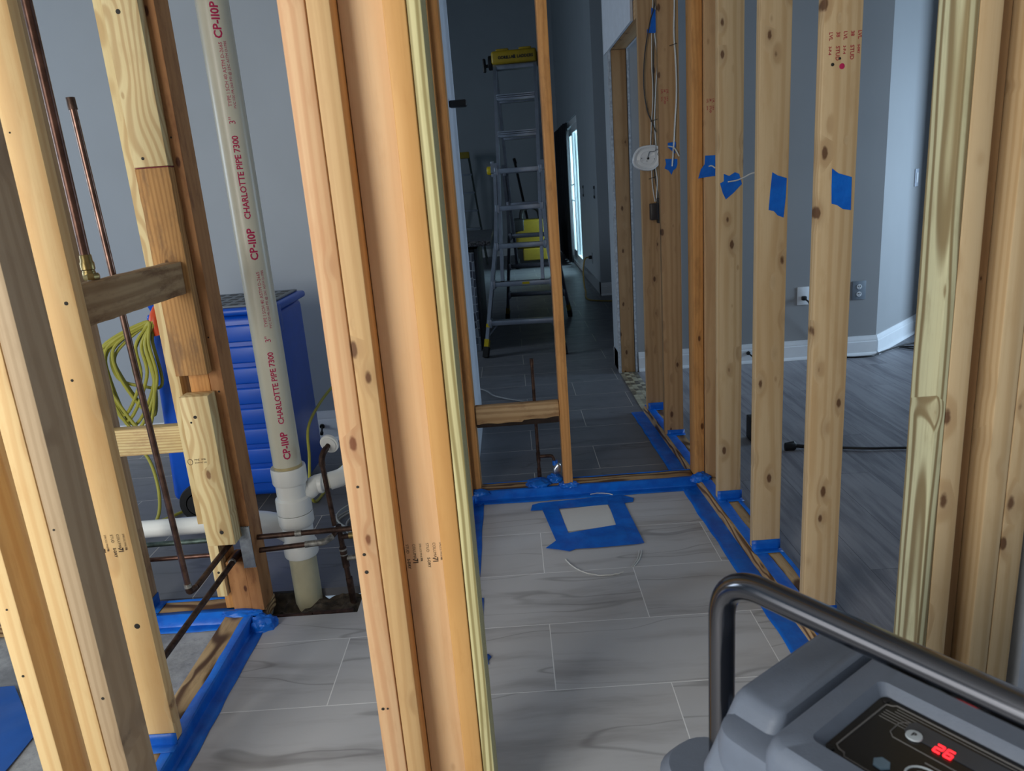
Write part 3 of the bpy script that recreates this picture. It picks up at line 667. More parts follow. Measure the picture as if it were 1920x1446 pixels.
cross_tape('blue tape folded at the foot of the stud with the white wire', .729, .823, 2.65)
cross_tape('blue tape folded at the foot of the farthest right-wall stud', .684, .776, 3.85)
cross_tape('blue tape folded at the foot of the stud carrying the flat cable', .70, .783, 3.43, h=.020)
cross_tape('blue tape folded at the foot of the red-printed stud', .745, .84, 1.835)
strip('tape_run', 'blue tape edging the front of the cross-wall plate', [(2.836, .0012), (2.879, .0016), (2.8835, .006), (2.8835, .0385), (2.889, .0395), (2.896, .0396)], 'X', -.255, .735, jag=.003)
strip('tape_run', 'blue tape edging the far side of the cross-wall plate', [(2.964, .0396), (2.9745, .0385), (2.976, .005), (3.012, .0012)], 'X', -.19, .70, jag=.003)
def lump(name, label, cx, cy, cz, sx, sy, sz, seed=1, mat=TAPE):
    bm = BM(); bmesh.ops.create_icosphere(bm, subdivisions=4, radius=1)
    for v in bm.verts:
        n = v.co.copy(); d = 1 + .22 * noise.noise(n * 2.2 + Vector((seed, 0, 0))) + .14 * noise.noise(n * 5 + Vector((0, seed, 0)))
        q = n * d; q.z = max(q.z, -.05); m = max(abs(q.x), abs(q.y)); 
        v.co = Vector((cx + q.x * sx, cy + q.y * sy, cz + q.z * sz))
    return tag(obj(name, bm, mat), label, 'tape')
lump('tape_wad', 'crumpled blue tape around the foot of the small copper pipe', .048, 2.93, .038, .055, .046, .022, 3)
lump('tape_wad', 'crumpled blue tape right of the copper pipe on the cross plate', .118, 2.955, .038, .038, .03, .028, 5)
lump('tape_wad', 'crumpled blue tape around the foot of the lone slim stud', .172, 2.90, .036, .042, .03, .020, 9)
lump('tape_wad', 'crumpled blue tape at the corner of cross wall and right plate', .722, 2.865, .034, .044, .036, .030, 12)
lump('tape_wad', 'crumpled blue tape at the left end of the cross-wall plate', -.205, 2.873, .036, .045, .022, .020, 16)
lump('tape_wad', 'crumpled blue tape at the foot of the old corner stud', -.858, 2.045, .0, .048, .035, .040, 21)
lump('tape_wad', 'crumpled blue tape over the plate joint under the rotted stub', -.925, 2.068, .036, .065, .022, .016, 25)
# left wall base of the hallway opening (tape on the tile, with a side tab)
strip('tape_run', 'blue tape on the tile along the hidden left wall of the opening', [(-.226, .034), (-.224, .004), (-.218, .0014), (-.185, .0012)], 'Y', 1.32, 2.85, jag=.003)
strip('tape_run', 'second blue tape strip overlapping the tile seam at the left', [(-.20, .0024), (-.167, .0022)], 'Y', 1.30, 2.12, jag=.002)
strip('tape_tab', 'small blue tape tab sticking out over the tile at the left', [(1.775, .0034), (1.822, .0034)], 'X', -.185, -.142, jag=.002)
# left plates
strip('tape_run', 'wide blue tape on the right side of the left plate down onto the tile', [(-.912, .0395), (-.8885, .0395), (-.8855, .036), (-.8855, .005), (-.880, .0014), (-.846, .0012)], 'Y', 1.30, 2.085, jag=.004)
strip('tape_run', 'narrow blue tape on the concrete along the left plate', [(-.9755, .024), (-.9765, .003), (-.984, -.0045)], 'Y', 1.56, 1.99, jag=.003)
strip('tape_run', 'blue tape along the front of the back-left plate', [(2.048, -.004), (2.080, -.003), (2.0838, .004), (2.0838, .0385), (2.100, .0397)], 'X', -1.6, -.885, jag=.003)
strip('tape_run', 'blue tape along the far side of the back-left plate', [(2.160, .0397), (2.1750, .0385), (2.177, .004), (2.19, .0012)], 'X', -1.6, -1.0, jag=.002)
strip('tape_wrap', 'blue tape folded at the foot of the dark stud behind', [(-1.2318, .075), (-1.2318, .0405), (-1.205, .0400)], 'Y', 2.088, 2.172, jag=.002)
strip('tape_wrap', 'blue tape band around the foot of the round-edged stud', [(1.470, .0405), (1.4975, .041), (1.4978, .072)], 'X', -.975, -.882, jag=.001, step=.015)
# blue film on the slab
bm = BM(); g = 40
P0 = [(-2.6, .9), (-1.28, .9), (-1.315, 1.62), (-1.50, 1.825), (-2.6, 1.86)]
prism(bm, P0, -.0045, -.0025); bmesh.ops.triangulate(bm, faces=[f_ for f_ in bm.faces if len(f_.verts) > 4]); bmesh.ops.subdivide_edges(bm, edges=bm.edges[:], cuts=14, use_grid_fill=True)
for v in bm.verts: v.co.z += abs(noise.noise(v.co * 4)) * .018 + abs(noise.noise(v.co * 11)) * .006
tag(obj('plastic_film', bm, FILM), 'crinkled blue plastic film on the bare slab at the lower left', 'film')
# tape patches on stud faces (outlines read on the stud's own face)
def patch(label, pts, y, parent=None, th=.0007):
    P = [atY(u, v, y) for u, v in pts]
    return sheet('tape_patch', label, 'tape', P, (0, -1, 0), th=th)
patch('tall blue tape patch on the stud left of the red-printed one', [(1448, 323), (1458, 329), (1475, 334), (1473, 370), (1469, 408), (1458, 404), (1451, 396), (1441, 394), (1444, 360)], 2.2395)
patch('squarish blue tape patch on the red-printed stud', [(1560, 316), (1572, 325), (1597, 332), (1596, 362), (1595, 394), (1580, 392), (1570, 385), (1559, 382), (1559, 350)], 1.8345)
patch('star-shaped torn blue tape patch where a white wire leaves the stud', [(1357, 326), (1367, 330), (1378, 323), (1386, 326), (1391, 345), (1375, 362), (1361, 374), (1355, 362), (1350, 344), (1357, 340)], 2.6495)
patch('ragged blue tape patch on the grey-stained stud', [(1322, 292), (1341, 291), (1341, 330), (1325, 332), (1309, 335), (1314, 318), (1321, 308)], 2.8645)
patch('small blue tape patch on top of the flat cable', [(1252, 268), (1267, 266), (1267, 275), (1263, 280), (1267, 288), (1262, 285), (1252, 276)], 3.4235)
patch('pointed blue tape patch at the end of the flat cable', [(1247, 298), (1270, 298), (1270, 308), (1268, 315), (1262, 320), (1259, 328), (1254, 320), (1246, 316), (1249, 308)], 3.4290)
patch('blue tape blob holding the cables at the top of the farthest stud', [(1221, 14), (1230, 19), (1236, 28), (1236, 50), (1228, 62), (1213, 62), (1213, 56), (1219, 50), (1221, 32)], 3.8320)

# square taped test patch on the tile with its paper and the loop of heating cable
pat = thing('taped_paper', (.225, 2.64, .001), 'white paper square framed by blue tape on the tile floor', 'paper')
sheet('paper', None, None, [atZ(u, v, .002) for u, v in ((1050, 957), (1138, 945), (1161, 985), (1064, 997))], (0, 0, 1), plain('white_paper', (206, 206, 204), .7, vary=.01), .0006, pat)
for i, q in enumerate((((995, 958), (998, 947), (1013, 943), (1165, 928), (1188, 934), (1187, 941), (1166, 944), (1013, 957)),
          ((1012, 945), (1046, 950), (1078, 1030), (1068, 1034), (1050, 1031)),
          ((1136, 932), (1164, 930), (1184, 970), (1208, 1018), (1176, 1018), (1155, 984)),
          ((1023, 1028), (1062, 1000), (1168, 982), (1180, 1018), (1207, 1019), (1120, 1027), (1052, 1031)))):
    sheet('tape_strip', None, None, [atZ(u, v, .0028 + i * .0004) for u, v in q], (0, 0, 1), TAPE, .0005, pat)
c0 = Vector((.245, 2.46, .004)); 
for k, (a0, a1, lab) in enumerate(((200, 296, 'thin white cable arc on the tile left below the taped paper'), (312, 352, 'thin white cable arc on the tile right below the taped paper'), (58, 108, 'thin white cable arc on the tile above the taped paper'))):
    R = .195 if k < 2 else .155; cc = Vector((.245, 2.40, .003)) if k < 2 else Vector((.29, 2.715, .003))
    pts = [cc + Vector((math.cos(math.radians(a)) * (R * .72), math.sin(math.radians(a)) * R + random.uniform(-.002, .002), 0)) for a in range(a0, a1, 4)]
    bm = BM(); tube(bm, catmull(pts, 3), .0022, 6); 
    if k == 1: tube(bm, catmull([p * 1 + Vector((-.008, -.002, 0)) for p in pts], 3), .0018, 6)
    tag(obj('cable_loop', bm, ROMEX), lab, 'cable')

# ================================================================== PLUMBING
# drain stack
st = thing('drain_stack', (-.766, 2.24, -.12), 'tall cream drain pipe with stacked white couplings standing in the floor hole', 'pipe')
PX, PY = -.766, 2.242
def ring(prof, mat, name, c=(PX, PY, 0)): bm = BM(); lathe(bm, prof, c, 'Z', 40); return obj(name, bm, mat, st)
pp = ring([(.0445, .43), (.0445, TOP)], PVC_OLD, 'pipe_section')
ring([(.0445, -.11), (.0445, .16)], PVC_Y, 'pipe_base')
ring([(.0455, .452), (.054, .454), (.0555, .448), (.0555, .404), (.053, .398), (.0485, .396), (.0485, .352), (.0555, .346), (.0565, .340), (.0565, .300), (.0560, .297)], PVC_W, 'sanitary_tee')
ring([(.0470, .297), (.0470, .2945)], GLUE, 'glue_band')
ring([(.0560, .2945), (.0565, .292), (.0565, .258), (.053, .250), (.049, .246), (.049, .19), (.0545, .184), (.0555, .178), (.0555, .146), (.053, .141), (.0445, .140)], PVC_W, 'lower_wye')
ring([(.0452, .462), (.0452, .4525)], GLUE, 'glue_band')
# printing on the stack, reading upwards, wrapped on the pipe
def wrap(phi, z0, R=.0447):
    def f(a, b):
        t = phi - b / R; return (PX + R * math.sin(t), PY - R * math.cos(t), z0 + a)
    return f
for z0 in (.490, 1.115, 1.715):
    o = txt('CP-110P', .030, INK_R, wrap(.62, z0), 'printed_lettering', pp, bold=.0009)
    txt('CHARLOTTE PIPE 7300', .024, INK_R, wrap(.56, z0 + .118), 'printed_lettering', pp, bold=.0005, spacing=.95)
    txt('3"', .024, INK_R, wrap(.56, z0 + .378), 'printed_lettering', pp)
    txt('TYPE 1 SCH 40 ASTM D-2665', .0135, INK_R, wrap(.52, z0 + .425), 'printed_lettering', pp)
    txt('PVC 1120 PR-260 PSI @ 23C ASTM D-1785', .0100, INK_R, wrap(.78, z0 + .42), 'printed_lettering', pp)
# 2 in branch to the left of the stack (horizontal white pipe) and its fitting
bm = BM(); tube(bm, fillet([(PX, PY, .205), (-.83, 2.262, .238), (-.885, 2.285, .241), (-.93, 2.30, .240)], .02), .040, 24); obj('wye_hub', bm, PVC_W, st)
bm = BM(); tube(bm, [(-.905, 2.293, .241), (-1.05, 2.345, .225), (-1.9, 2.37, .205)], .0302, 24); obj('branch_pipe', bm, PVC_W, st)
# upper branch to the right
bm = BM(); tube(bm, fillet([(PX + .02, PY + .01, .366), (-.716, 2.262, .352), (-.70, 2.275, .372), (-.672, 2.29, .372)], .02), [.031] * 13 if False else .0300, 22); obj('tee_branch', bm, PVC_W, st)
bm = BM(); lathe(bm, [(.030, 0), (.0315, .002), (.0315, .026), (.030, .028)], (-.700, 2.28, .370), 'X', 28); obj('branch_collar', bm, PVC_W, st)
bm = BM(); tube(bm, [(-.675, 2.285, .370), (-.610, 2.31, .374)], .0242, 22); obj('branch_pipe', bm, PVC_OLD, st)
bm = BM(); tube(bm, fillet([(-.655, 2.295, .371), (-.610, 2.31, .376), (-.570, 2.34, .410), (-.54, 2.37, .47)], .03), .0300, 24); obj('branch_elbow', bm, PVC_W, st)
bm = BM(); tube(bm, [(-.56, 2.345, .44), (-.556, 2.35, .452)], .040, 28); obj('cleanout_rim', bm, PVC_OLD, st)
# copper pipes
def cop(name, label, pts, r, mat, cat='pipe', fil=.014, extra=None):
    bm = BM(); tube(bm, fillet(pts, fil, 6) if len(pts) > 2 else pts, r, 16); o = obj(name, bm, mat); tag(o, label, cat)
    return o
def child_tube(par, name, pts, r, mat, fil=0):
    bm = BM(); tube(bm, fillet(pts, fil) if fil and len(pts) > 2 else pts, r, 16); return obj(name, bm, mat, par)
p = cop('copper_pipe', 'thick dark copper riser ending in a brass fitting on the wedged block', [(-.930, 1.65, 1.185), (-.941, 1.65, TOP)], .0105, COPPER_D if False else COPPER)
bm = BM(); lathe(bm, [(.0125, 0), (.0135, .002), (.0135, .016), (.0125, .018), (.0125, .020), (.0145, .022), (.0145, .036), (.0125, .040), (.0122, .052), (.0110, .054)], (-.930, 1.65, 1.142), 'Z', 24); obj('brass_adapter', bm, BRASS, p)
bm = BM(); lathe(bm, [(.016, 0), (.017, .003), (.017, .010), (.014, .014)], (-.926, 1.65, 1.141), 'Z', 8); obj('brass_nut', bm, BRASS, p)
p = cop('copper_pipe', 'slim capped copper pipe rising past the wedged block, bent at its foot toward the corner', [(-.969, 1.80, 1.53), (-.936, 1.80, .275), (-.930, 1.83, .272), (-.928, 2.02, .272)], .0080, COPPER_B, fil=.02)
child_tube(p, 'pipe_cap', [(-.9685, 1.80, 1.512), (-.9695, 1.80, 1.538)], .0098, COPPER_D)
child_tube(p, 'solder_ring', [(-.9367, 1.80, .300), (-.9363, 1.80, .289)], .0098, SOLDER)
child_tube(p, 'elbow', [(-.9363, 1.80, .290), (-.936, 1.801, .2745), (-.932, 1.825, .272)], .0096, COPPER_D, .01)
child_tube(p, 'lower_arm', [(-.930, 1.83, .272), (-.928, 2.09, .272)], .0088, COPPER_D)
p = cop('copper_pipe', 'upper dark copper pipe passing through the corner stud in front of the drain stack', [(-.905, 2.113, .272), (-.30, 2.135, .277)], .0084, COPPER_D)
child_tube(p, 'solder_joint', [(-.735, 2.119, .2735), (-.715, 2.120, .2737)], .0100, SOLDER)
p = cop('copper_pipe', 'lower dark copper pipe running toward the viewer from the corner elbow', [(-.915, 2.095, .226), (-.921, 1.545, .222)], .0086, COPPER_D)
child_tube(p, 'elbow', [(-.917, 2.06, .226), (-.915, 2.108, .227), (-.89, 2.111, .227)], .0104, COPPER_D, .012)
child_tube(p, 'solder_ring', [(-.917, 2.055, .226), (-.917, 2.046, .226)], .0108, SOLDER); child_tube(p, 'solder_ring', [(-.889, 2.111, .227), (-.878, 2.112, .227)], .0106, SOLDER)
p = cop('copper_pipe', 'lower dark copper pipe crossing the stack with crusty solder to the tee', [(-.885, 2.112, .227), (-.655, 2.140, .227), (-.628, 2.165, .238), (-.620, 2.19, .250)], .0084, COPPER_D)
child_tube(p, 'crusted_joint', [(-.715, 2.133, .227), (-.655, 2.140, .228), (-.632, 2.160, .236)], .0105, SOLDER, .01)
p = cop('copper_pipe', 'upright dark copper pipe with brass and copper tees right of the stack', [(-.607, 2.20, -.05), (-.620, 2.20, .255)], .0088, COPPER_D)
child_tube(p, 'tee', [(-.6135, 2.20, .105), (-.6165, 2.20, .175)], .0118, COPPER_D); child_tube(p, 'tee_ring', [(-.617, 2.20, .165), (-.6172, 2.20, .171)], .0128, SOLDER)
child_tube(p, 'tee_ring', [(-.616, 2.20, .148), (-.616, 2.20, .152)], .0126, SOLDER)
child_tube(p, 'tee_outlet', [(-.615, 2.20, .135), (-.45, 2.215, .137)], .0092, SOLDER)
child_tube(p, 'brass_outlet', [(-.618, 2.20, .212), (-.585, 2.203, .213)], .0085, COPPER_D); child_tube(p, 'brass_union', [(-.592, 2.203, .213), (-.545, 2.208, .215)], .0105, BRASS)
child_tube(p, 'rusted_sleeve', [(-.607, 2.20, -.03), (-.610, 2.20, .065)], .0112, COPPER_D)
p = cop('copper_pipe', 'thin dark copper riser with a round white plate at its top', [(-.628, 2.185, .262), (-.640, 2.19, .475), (-.634, 2.20, .505), (-.622, 2.24, .520)], .0080, COPPER_D, fil=.012)
child_tube(p, 'elbow', [(-.6395, 2.19, .465), (-.640, 2.191, .486), (-.6335, 2.202, .506), (-.628, 2.218, .512)], .0100, COPPER_D, .01)
bm = BM(); tube(bm, [(-.6225, 2.236, .519), (-.620, 2.245, .521)], .0310, 32); tube(bm, [(-.6235, 2.231, .518), (-.6225, 2.236, .519)], .0245, 32); obj('escutcheon', bm, PVC_W, p)
p = cop('copper_pipe', 'greenish copper pipe lying level before the white branch pipe', [(-1.9, 2.235, .208), (-1.0, 2.225, .222), (-.96, 2.225, .222)], .0086, COPPER_G)
p = cop('copper_pipe', 'rosy copper pipe lying level below the greenish one', [(-1.9, 2.215, .165), (-.96, 2.205, .178)], .0074, COPPER)
child_tube(p, 'solder_joint', [(-1.30, 2.2083, .1735), (-1.275, 2.208, .1738)], .0092, SOLDER)
# small copper pipe in the cross wall
p = cop('copper_pipe', 'slim dark copper pipe standing behind the stained block in the cross wall', [(.055, 2.992, .0), (.054, 2.992, .565)], .0074, COPPER_D)
child_tube(p, 'pipe_cap', [(.054, 2.992, .548), (.054, 2.992, .572)], .0092, COPPER_D); child_tube(p, 'tee', [(.055, 2.992, .118), (.055, 2.992, .158)], .0092, COPPER_D)
child_tube(p, 'lower_sleeve', [(.055, 2.992, .0), (.055, 2.992, .085)], .0095, COPPER_D)
child_tube(p, 'side_arm', [(.055, 2.992, .139), (.118, 2.99, .139), (.124, 2.986, .105)], .0072, COPPER_D, .014)
bm = BM(); tube(bm, [(.124, 2.986, .118), (.1245, 2.984, .098)], .0115, 14); obj('valve_wrap', bm, TAPE, p)
bm = BM(); bmesh.ops.create_icosphere(bm, subdivisions=3, radius=1, matrix=Matrix.Translation((.130, 2.975, .078)) @ Matrix.Rotation(.3, 4, 'Y') @ Matrix.Diagonal((.017, .011, .032, 1)))
for v in bm.verts: v.co += noise.noise_vector(v.co * 60) * .004
obj('valve_handle', bm, ALU, p)
# floor hole dressing
bm = BM()
for (x0, x1, y0, y1, z0, z1) in ((-.868, -.842, 2.088, 2.100, -.07, -.004), (-.841, -.715, 2.096, 2.108, -.075, .002), (-.714, -.585, 2.100, 2.112, -.075, .004)):
    box(bm, x0, x1, y0, y1, z0, z1, .002)
bmesh.ops.subdivide_edges(bm, edges=[e for e in bm.edges if e.calc_length() > .04], cuts=8, use_grid_fill=True)
for v in bm.verts: v.co += noise.noise_vector(v.co * 40) * .0035
tag(obj('form_board', bm, RUST), 'dark rusty broken form board along the front of the pipe hole', 'board')
bm = BM(); bmesh.ops.create_grid(bm, x_segments=60, y_segments=34, size=.5, matrix=Matrix.Translation((-.728, 2.181, -.040)) @ Matrix.Diagonal((.310, .142, 1, 1)))
for v in bm.verts: v.co.z += noise.noise(v.co * 16) * .028 + noise.noise(v.co * 50) * .012 + .025 * max(0, (v.co.y - 2.19) / .06)
tag(obj('rubble', bm, DIRT), 'dirty rubble and grout in the hole around the drain stack', 'rubble', kind='stuff')

# ================================================================== LEFT ROOM: blue cart with its cord
cart = thing('wheeled_cart', (-1.2, 3.15, 0), 'blue ribbed plastic wheeled cart with a grey perforated top', 'cart')
bm = BM(); box(bm, -1.47, -.975, 2.97, 3.40, .055, .845, .03, 4)
for v in bm.verts:
    t = (v.co.z - .055) / .79
    if v.co.x < -1.17: v.co.x += -.02 if t > .9 else (.0 if t > .3 else -.06)
obj('body', bm, BLUEP, cart)
for k in range(8):
    z = .12 + k * .088; bm = BM(); box(bm, -1.19, -.985, 2.955, 2.975, z, z + .070, .008, 3); obj('rib_panel', bm, BLUEP, cart)
bm = BM(); box(bm, -1.48, -.955, 2.955, 3.41, .845, .875, .012, 3); box(bm, -.985, -.945, 2.94, 3.0, .76, .885, .012, 3); obj('rim', bm, BLUEP, cart)
tp = obj('top_plate', box(BM(), -1.455, -.985, 2.975, 3.39, .875, .884, .004), plain('grey_perforated_plate', (120, 128, 136), .5), cart)
for i in range(8):
    for j in range(5): obj('slot', box(BM(), -1.446 + i * .058, -1.411 + i * .058, 2.99 + j * .08, 3.03 + j * .08, .8835, .8848, 0), BLK, tp)
bm = BM(); tube(bm, catmull([(-1.37, 3.00, .80), (-1.45, 2.99, .90), (-1.425, 2.98, .93), (-1.36, 2.975, .90), (-1.30, 2.965, .80), (-1.25, 2.965, .70)], 8), .026, 14, sq=.7); obj('handle', bm, BLUEP, cart)
for x in (-1.345,):
    bm = BM(); lathe(bm, [(.055, 0), (.078, .004), (.082, .012), (.082, .036), (.078, .044), (.055, .048)], (x - .03, 2.86, .083), 'Y', 36); wh = obj('wheel', bm, RUB, cart)
    bm = BM(); lathe(bm, [(.050, 0), (.052, .003), (.046, .003), (.044, -.004), (.020, -.004), (.018, -.010), (.001, -.010)], (x - .03, 2.860, .083), 'Y', 30); obj('wheel_disc', bm, BLK, wh)
bm = BM(); box(bm, -1.40, -1.28, 2.91, 2.965, .075, .11, .006); obj('axle_block', bm, BLK, cart)
bm = BM(); tube(bm, catmull([(-1.425, 2.955, .895), (-1.43, 2.93, .87), (-1.432, 2.92, .84), (-1.425, 2.925, .80)], 5), .021, 12); tag(obj('cord_strap', bm, ORANGE), 'orange strap holding the coiled yellow cord at the cart handle', 'strap')
# coiled extension cord: one continuous hanging tangle
rnd = random.Random(4); pts = []
for k in range(8):
    cx = -1.545 + rnd.uniform(-.02, .02); wdt = .055 + rnd.uniform(0, .055); bot = .50 + rnd.uniform(-.10, .12); yy = 2.885 + rnd.uniform(-.025, .025); dx = rnd.uniform(-.06, .06)
    pts += [(-1.445 + rnd.uniform(-.012, .012), 2.91, .845 + rnd.uniform(-.012, .012)), (cx - wdt * .9, yy, .76 + rnd.uniform(-.02, .02)), (cx - wdt + dx * .3, yy, .64), (cx + dx, yy + .01, bot), (cx + wdt + dx * .2, yy, .62 + rnd.uniform(-.03, .03)), (cx + wdt * .95, yy, .77)]
pts += [(-1.445, 2.90, .85), (-1.53, 2.88, .70), (-1.52, 2.90, .45), (-1.60, 2.88, .40), (-1.70, 2.9, .42), (-1.62, 2.88, .38), (-1.545, 2.87, .30), (-1.515, 2.84, .16), (-1.53, 2.80, .05), (-1.60, 2.72, .008), (-1.66, 2.80, .008), (-1.50, 2.98, .008), (-1.25, 3.55, .008)]
bm = BM(); tube(bm, catmull(pts, 7), .0066, 8); tag(obj('extension_cord', bm, CORD_Y), 'coiled yellow-green extension cord hanging on the blue cart and trailing down to the dark tile', 'cord')
bm = BM(); tube(bm, catmull([(-.90, 3.55, .40), (-.925, 3.3, .37), (-.925, 3.05, .33), (-.92, 2.98, .22), (-.925, 2.95, .10), (-.92, 2.99, .007), (-.90, 3.4, .007)], 7), .0065, 8); tag(obj('extension_cord', bm, CORD_Y), 'loop of yellow cord sagging behind the drain stack right of the cart', 'cord')
bm = BM(); rnd = random.Random(9); pts = []
for k in range(5):
    c = Vector((-.60 + rnd.uniform(-.10, .10), 2.80 + rnd.uniform(-.08, .1), 0)); R = rnd.uniform(.17, .25)
    for a in range(0, 360, 45): pts.append((c.x + R * math.cos(math.radians(a)), c.y + R * .8 * math.sin(math.radians(a)), .006 + .004 * k))
tube(bm, catmull(pts, 6), .0042, 7); tag(obj('cable_coil', bm, CORD_P), 'loosely coiled pale grey cable on the dark tile behind the drain stack', 'cable')
def spring_stop(label, base, d):
    t = thing('door_stop', base, label, 'door stop'); b = Vector(base); d = Vector(d).normalized()
    bm = BM(); tube(bm, [b, b + d * .010], .013, 16); obj('base', bm, BLK, t)
    bm = BM(); tube(bm, [b + d * .008, b + d * .062], .0052, 12); obj('spring', bm, BLK, t)
    bm = BM(); tube(bm, [b + d * .060, b + d * .075], .0090, 12); obj('tip', bm, RUB, t)
spring_stop('small black spring door stop on the left room baseboard', (-1.085, 3.822, .088), (.15, -1, -.35))
spring_stop('small black spring door stop on the right room baseboard', (1.525, 4.802, .075), (.35, -1, -.35))

# ================================================================== HALL: articulated ladder
yaw = -math.atan2(.174, 1.6)
LX = Matrix.Translation((.055, 5.52, 0)) @ Matrix.Rotation(yaw, 4, 'Z')
lad = thing('articulated_ladder', (.14, 6.3, 0), 'tall aluminium folding ladder with a yellow top hinge, standing open in the hall', 'ladder')
AP = .80; TOPZ = 2.19
def ly(z, side): return (.36 * z if side == 0 else 1.60 - .36 * z) * 1.0
def lpt(x, z, side, off=0): return Vector((x, ly(z, side) + off, z))
def lbox_seg(bm, a, b, wx, wy):
    """rectangular rail between two points"""
    a, b = Vector(a), Vector(b); t = (b - a).normalized(); xax = Vector((1, 0, 0)); xax = (xax - t * xax.dot(t)).normalized(); yax = t.cross(xax)
    A = [bm.verts.new(a + xax * sx * wx / 2 + yax * sy * wy / 2) for sx, sy in ((-1, -1), (1, -1), (1, 1), (-1, 1))]
    B = [bm.verts.new(b + xax * sx * wx / 2 + yax * sy * wy / 2) for sx, sy in ((-1, -1), (1, -1), (1, 1), (-1, 1))]
    bm.faces.new(A[::-1]); bm.faces.new(B)
    for k in range(4): bm.faces.new((A[k], A[(k + 1) % 4], B[(k + 1) % 4], B[k]))
def hw(z): return .305 - (.305 - .195) * min(1, z / .85) if z < .85 else .195 - .01 * min(1, (z - .85) / .2)
for side in (0, 1):
    sg = -1 if side == 0 else 1
    for s in (-1, 1):
        bm = BM(); zs = [.06, .85, 1.05, 1.42]
        for a, b in zip(zs, zs[1:]): lbox_seg(bm, lpt(s * hw(a), a, side), lpt(s * hw(b), b, side), .026, .062)
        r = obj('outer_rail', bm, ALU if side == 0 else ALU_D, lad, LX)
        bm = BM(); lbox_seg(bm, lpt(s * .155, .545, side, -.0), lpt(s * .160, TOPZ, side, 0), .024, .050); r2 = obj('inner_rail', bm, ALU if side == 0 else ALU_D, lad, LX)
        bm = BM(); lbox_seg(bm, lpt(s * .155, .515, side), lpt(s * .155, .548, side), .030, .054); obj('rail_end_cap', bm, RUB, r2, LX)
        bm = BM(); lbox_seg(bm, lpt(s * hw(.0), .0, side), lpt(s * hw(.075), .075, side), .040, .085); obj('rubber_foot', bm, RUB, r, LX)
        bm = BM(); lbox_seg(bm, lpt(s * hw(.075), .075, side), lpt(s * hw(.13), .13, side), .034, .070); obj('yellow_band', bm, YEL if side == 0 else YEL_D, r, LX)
        if side == 0: bm = BM(); lbox_seg(bm, lpt(s * hw(.215), .215, side), lpt(s * hw(.24), .24, side), .029, .065); obj('yellow_label', bm, YEL, r, LX)
        if side == 0:
            bm = BM(); lbox_seg(bm, lpt(s * hw(.14), .14, side, .02), lpt(s * (hw(.25) - .07), .235, side, .02), .010, .020); obj('corner_brace', bm, ALU_D, r, LX)
            bm = BM(); lbox_seg(bm, lpt(s * .19, 1.36, side, -.03), lpt(s * .19, 1.43, side, -.03), .05, .02); obj('rail_bracket', bm, ALU, r, LX)
    for k in range(7):
        z = .253 + .28 * k; h = hw(z) - .012 if k < 5 else .150
        bm = BM()
        y0 = ly(z, side)
        if k < 5:
            box(bm, -h, h, y0 - .034, y0 + .034, z - .020, z + .016, .004)
            for s in (-1, 1): box(bm, s * h - .014, s * h + .014, y0 - .042, y0 + .042, z - .036, z + .028, .004)
        else:
            for q in range(3): box(bm, -h, h, y0 - .036, y0 + .036, z + .006 - q * .014, z + .016 - q * .014, .002)
            box(bm, -h, h, y0 - .030, y0 + .030, z - .03, z - .01, .002)
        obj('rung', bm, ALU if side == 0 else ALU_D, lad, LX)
        if side == 0 and k == 1: bm = BM(); box(bm, .0, .055, y0 - .036, y0 - .034, z - .008, z + .010, 0); obj('yellow_label', bm, YEL, lad, LX)
bm = BM(); lathe(bm, [(.028, 0), (.033, .008), (.033, .030), (.022, .036)], (-.247, ly(1.38, 0), 1.38), 'X', 10); obj('lock_knob', bm, YEL, lad, LX)
bm = BM(); box(bm, -.215, -.19, ly(1.38, 0) - .02, ly(1.38, 0) + .02, 1.33, 1.45, .006); obj('lock_plate', bm, ALU, lad, LX)
bm = BM(); box(bm, -.178, .178, AP - .075, AP + .075, TOPZ - .012, TOPZ + .085, .018, 3)
for s in (-1, 1): box(bm, s * .09 - .05, s * .09 + .05, AP - .06, AP + .06, TOPZ + .08, TOPZ + .10, .008)
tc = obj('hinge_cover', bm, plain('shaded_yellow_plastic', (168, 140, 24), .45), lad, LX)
LXf = lambda a, b: LX @ Vector((a, AP - .0765, b))
txt('GORILLA', .030, INK_B, lambda a, b: LXf(-.125 + a, TOPZ + .022 + b), 'printed_lettering', tc, bold=.0012); txt('LADDERS', .030, INK_B, lambda a, b: LXf(.025 + a, TOPZ + .022 + b), 'printed_lettering', tc, bold=.0012)
bm = BM(); prism(bm, [(-.012, 0), (.012, 0), (.008, .012), (.004, .028), (-.004, .026), (-.010, .014)], 0, .001, 'Y'); bmesh.ops.translate(bm, vec=(.003, AP - .0768, TOPZ + .02), verts=bm.verts); obj('emblem', bm, INK_B, tc, LX)
bm = BM(); box(bm, -.165, .165, AP - .045, AP + .045, TOPZ - .05, TOPZ - .014, .004); obj('top_rung', bm, ALU_D, lad, LX)
for s in (-1, 1): bm = BM(); lathe(bm, [(.050, 0), (.055, .004), (.055, .026), (.050, .030)], (s * .178 - (.03 if s < 0 else 0), AP, TOPZ + .01), 'X', 24); obj('hinge_disc', bm, BLK, lad, LX)
bm = BM(); lathe(bm, [(.012, 0), (.012, .022)], (-.232, AP, TOPZ - .01), 'X', 12); box(bm, -.256, -.232, AP - .022, AP + .022, TOPZ - .058, TOPZ + .046, .010, 3); obj('release_knob', bm, BLK, lad, LX)
bm = BM(); tube(bm, [LX @ Vector((-.14, .55, 1.50)), LX @ Vector((.10, 1.02, 1.47))], .0045, 6) if False else box(bm, -.001, .001, .8, .802, 2.15, 2.152)
bm.free()

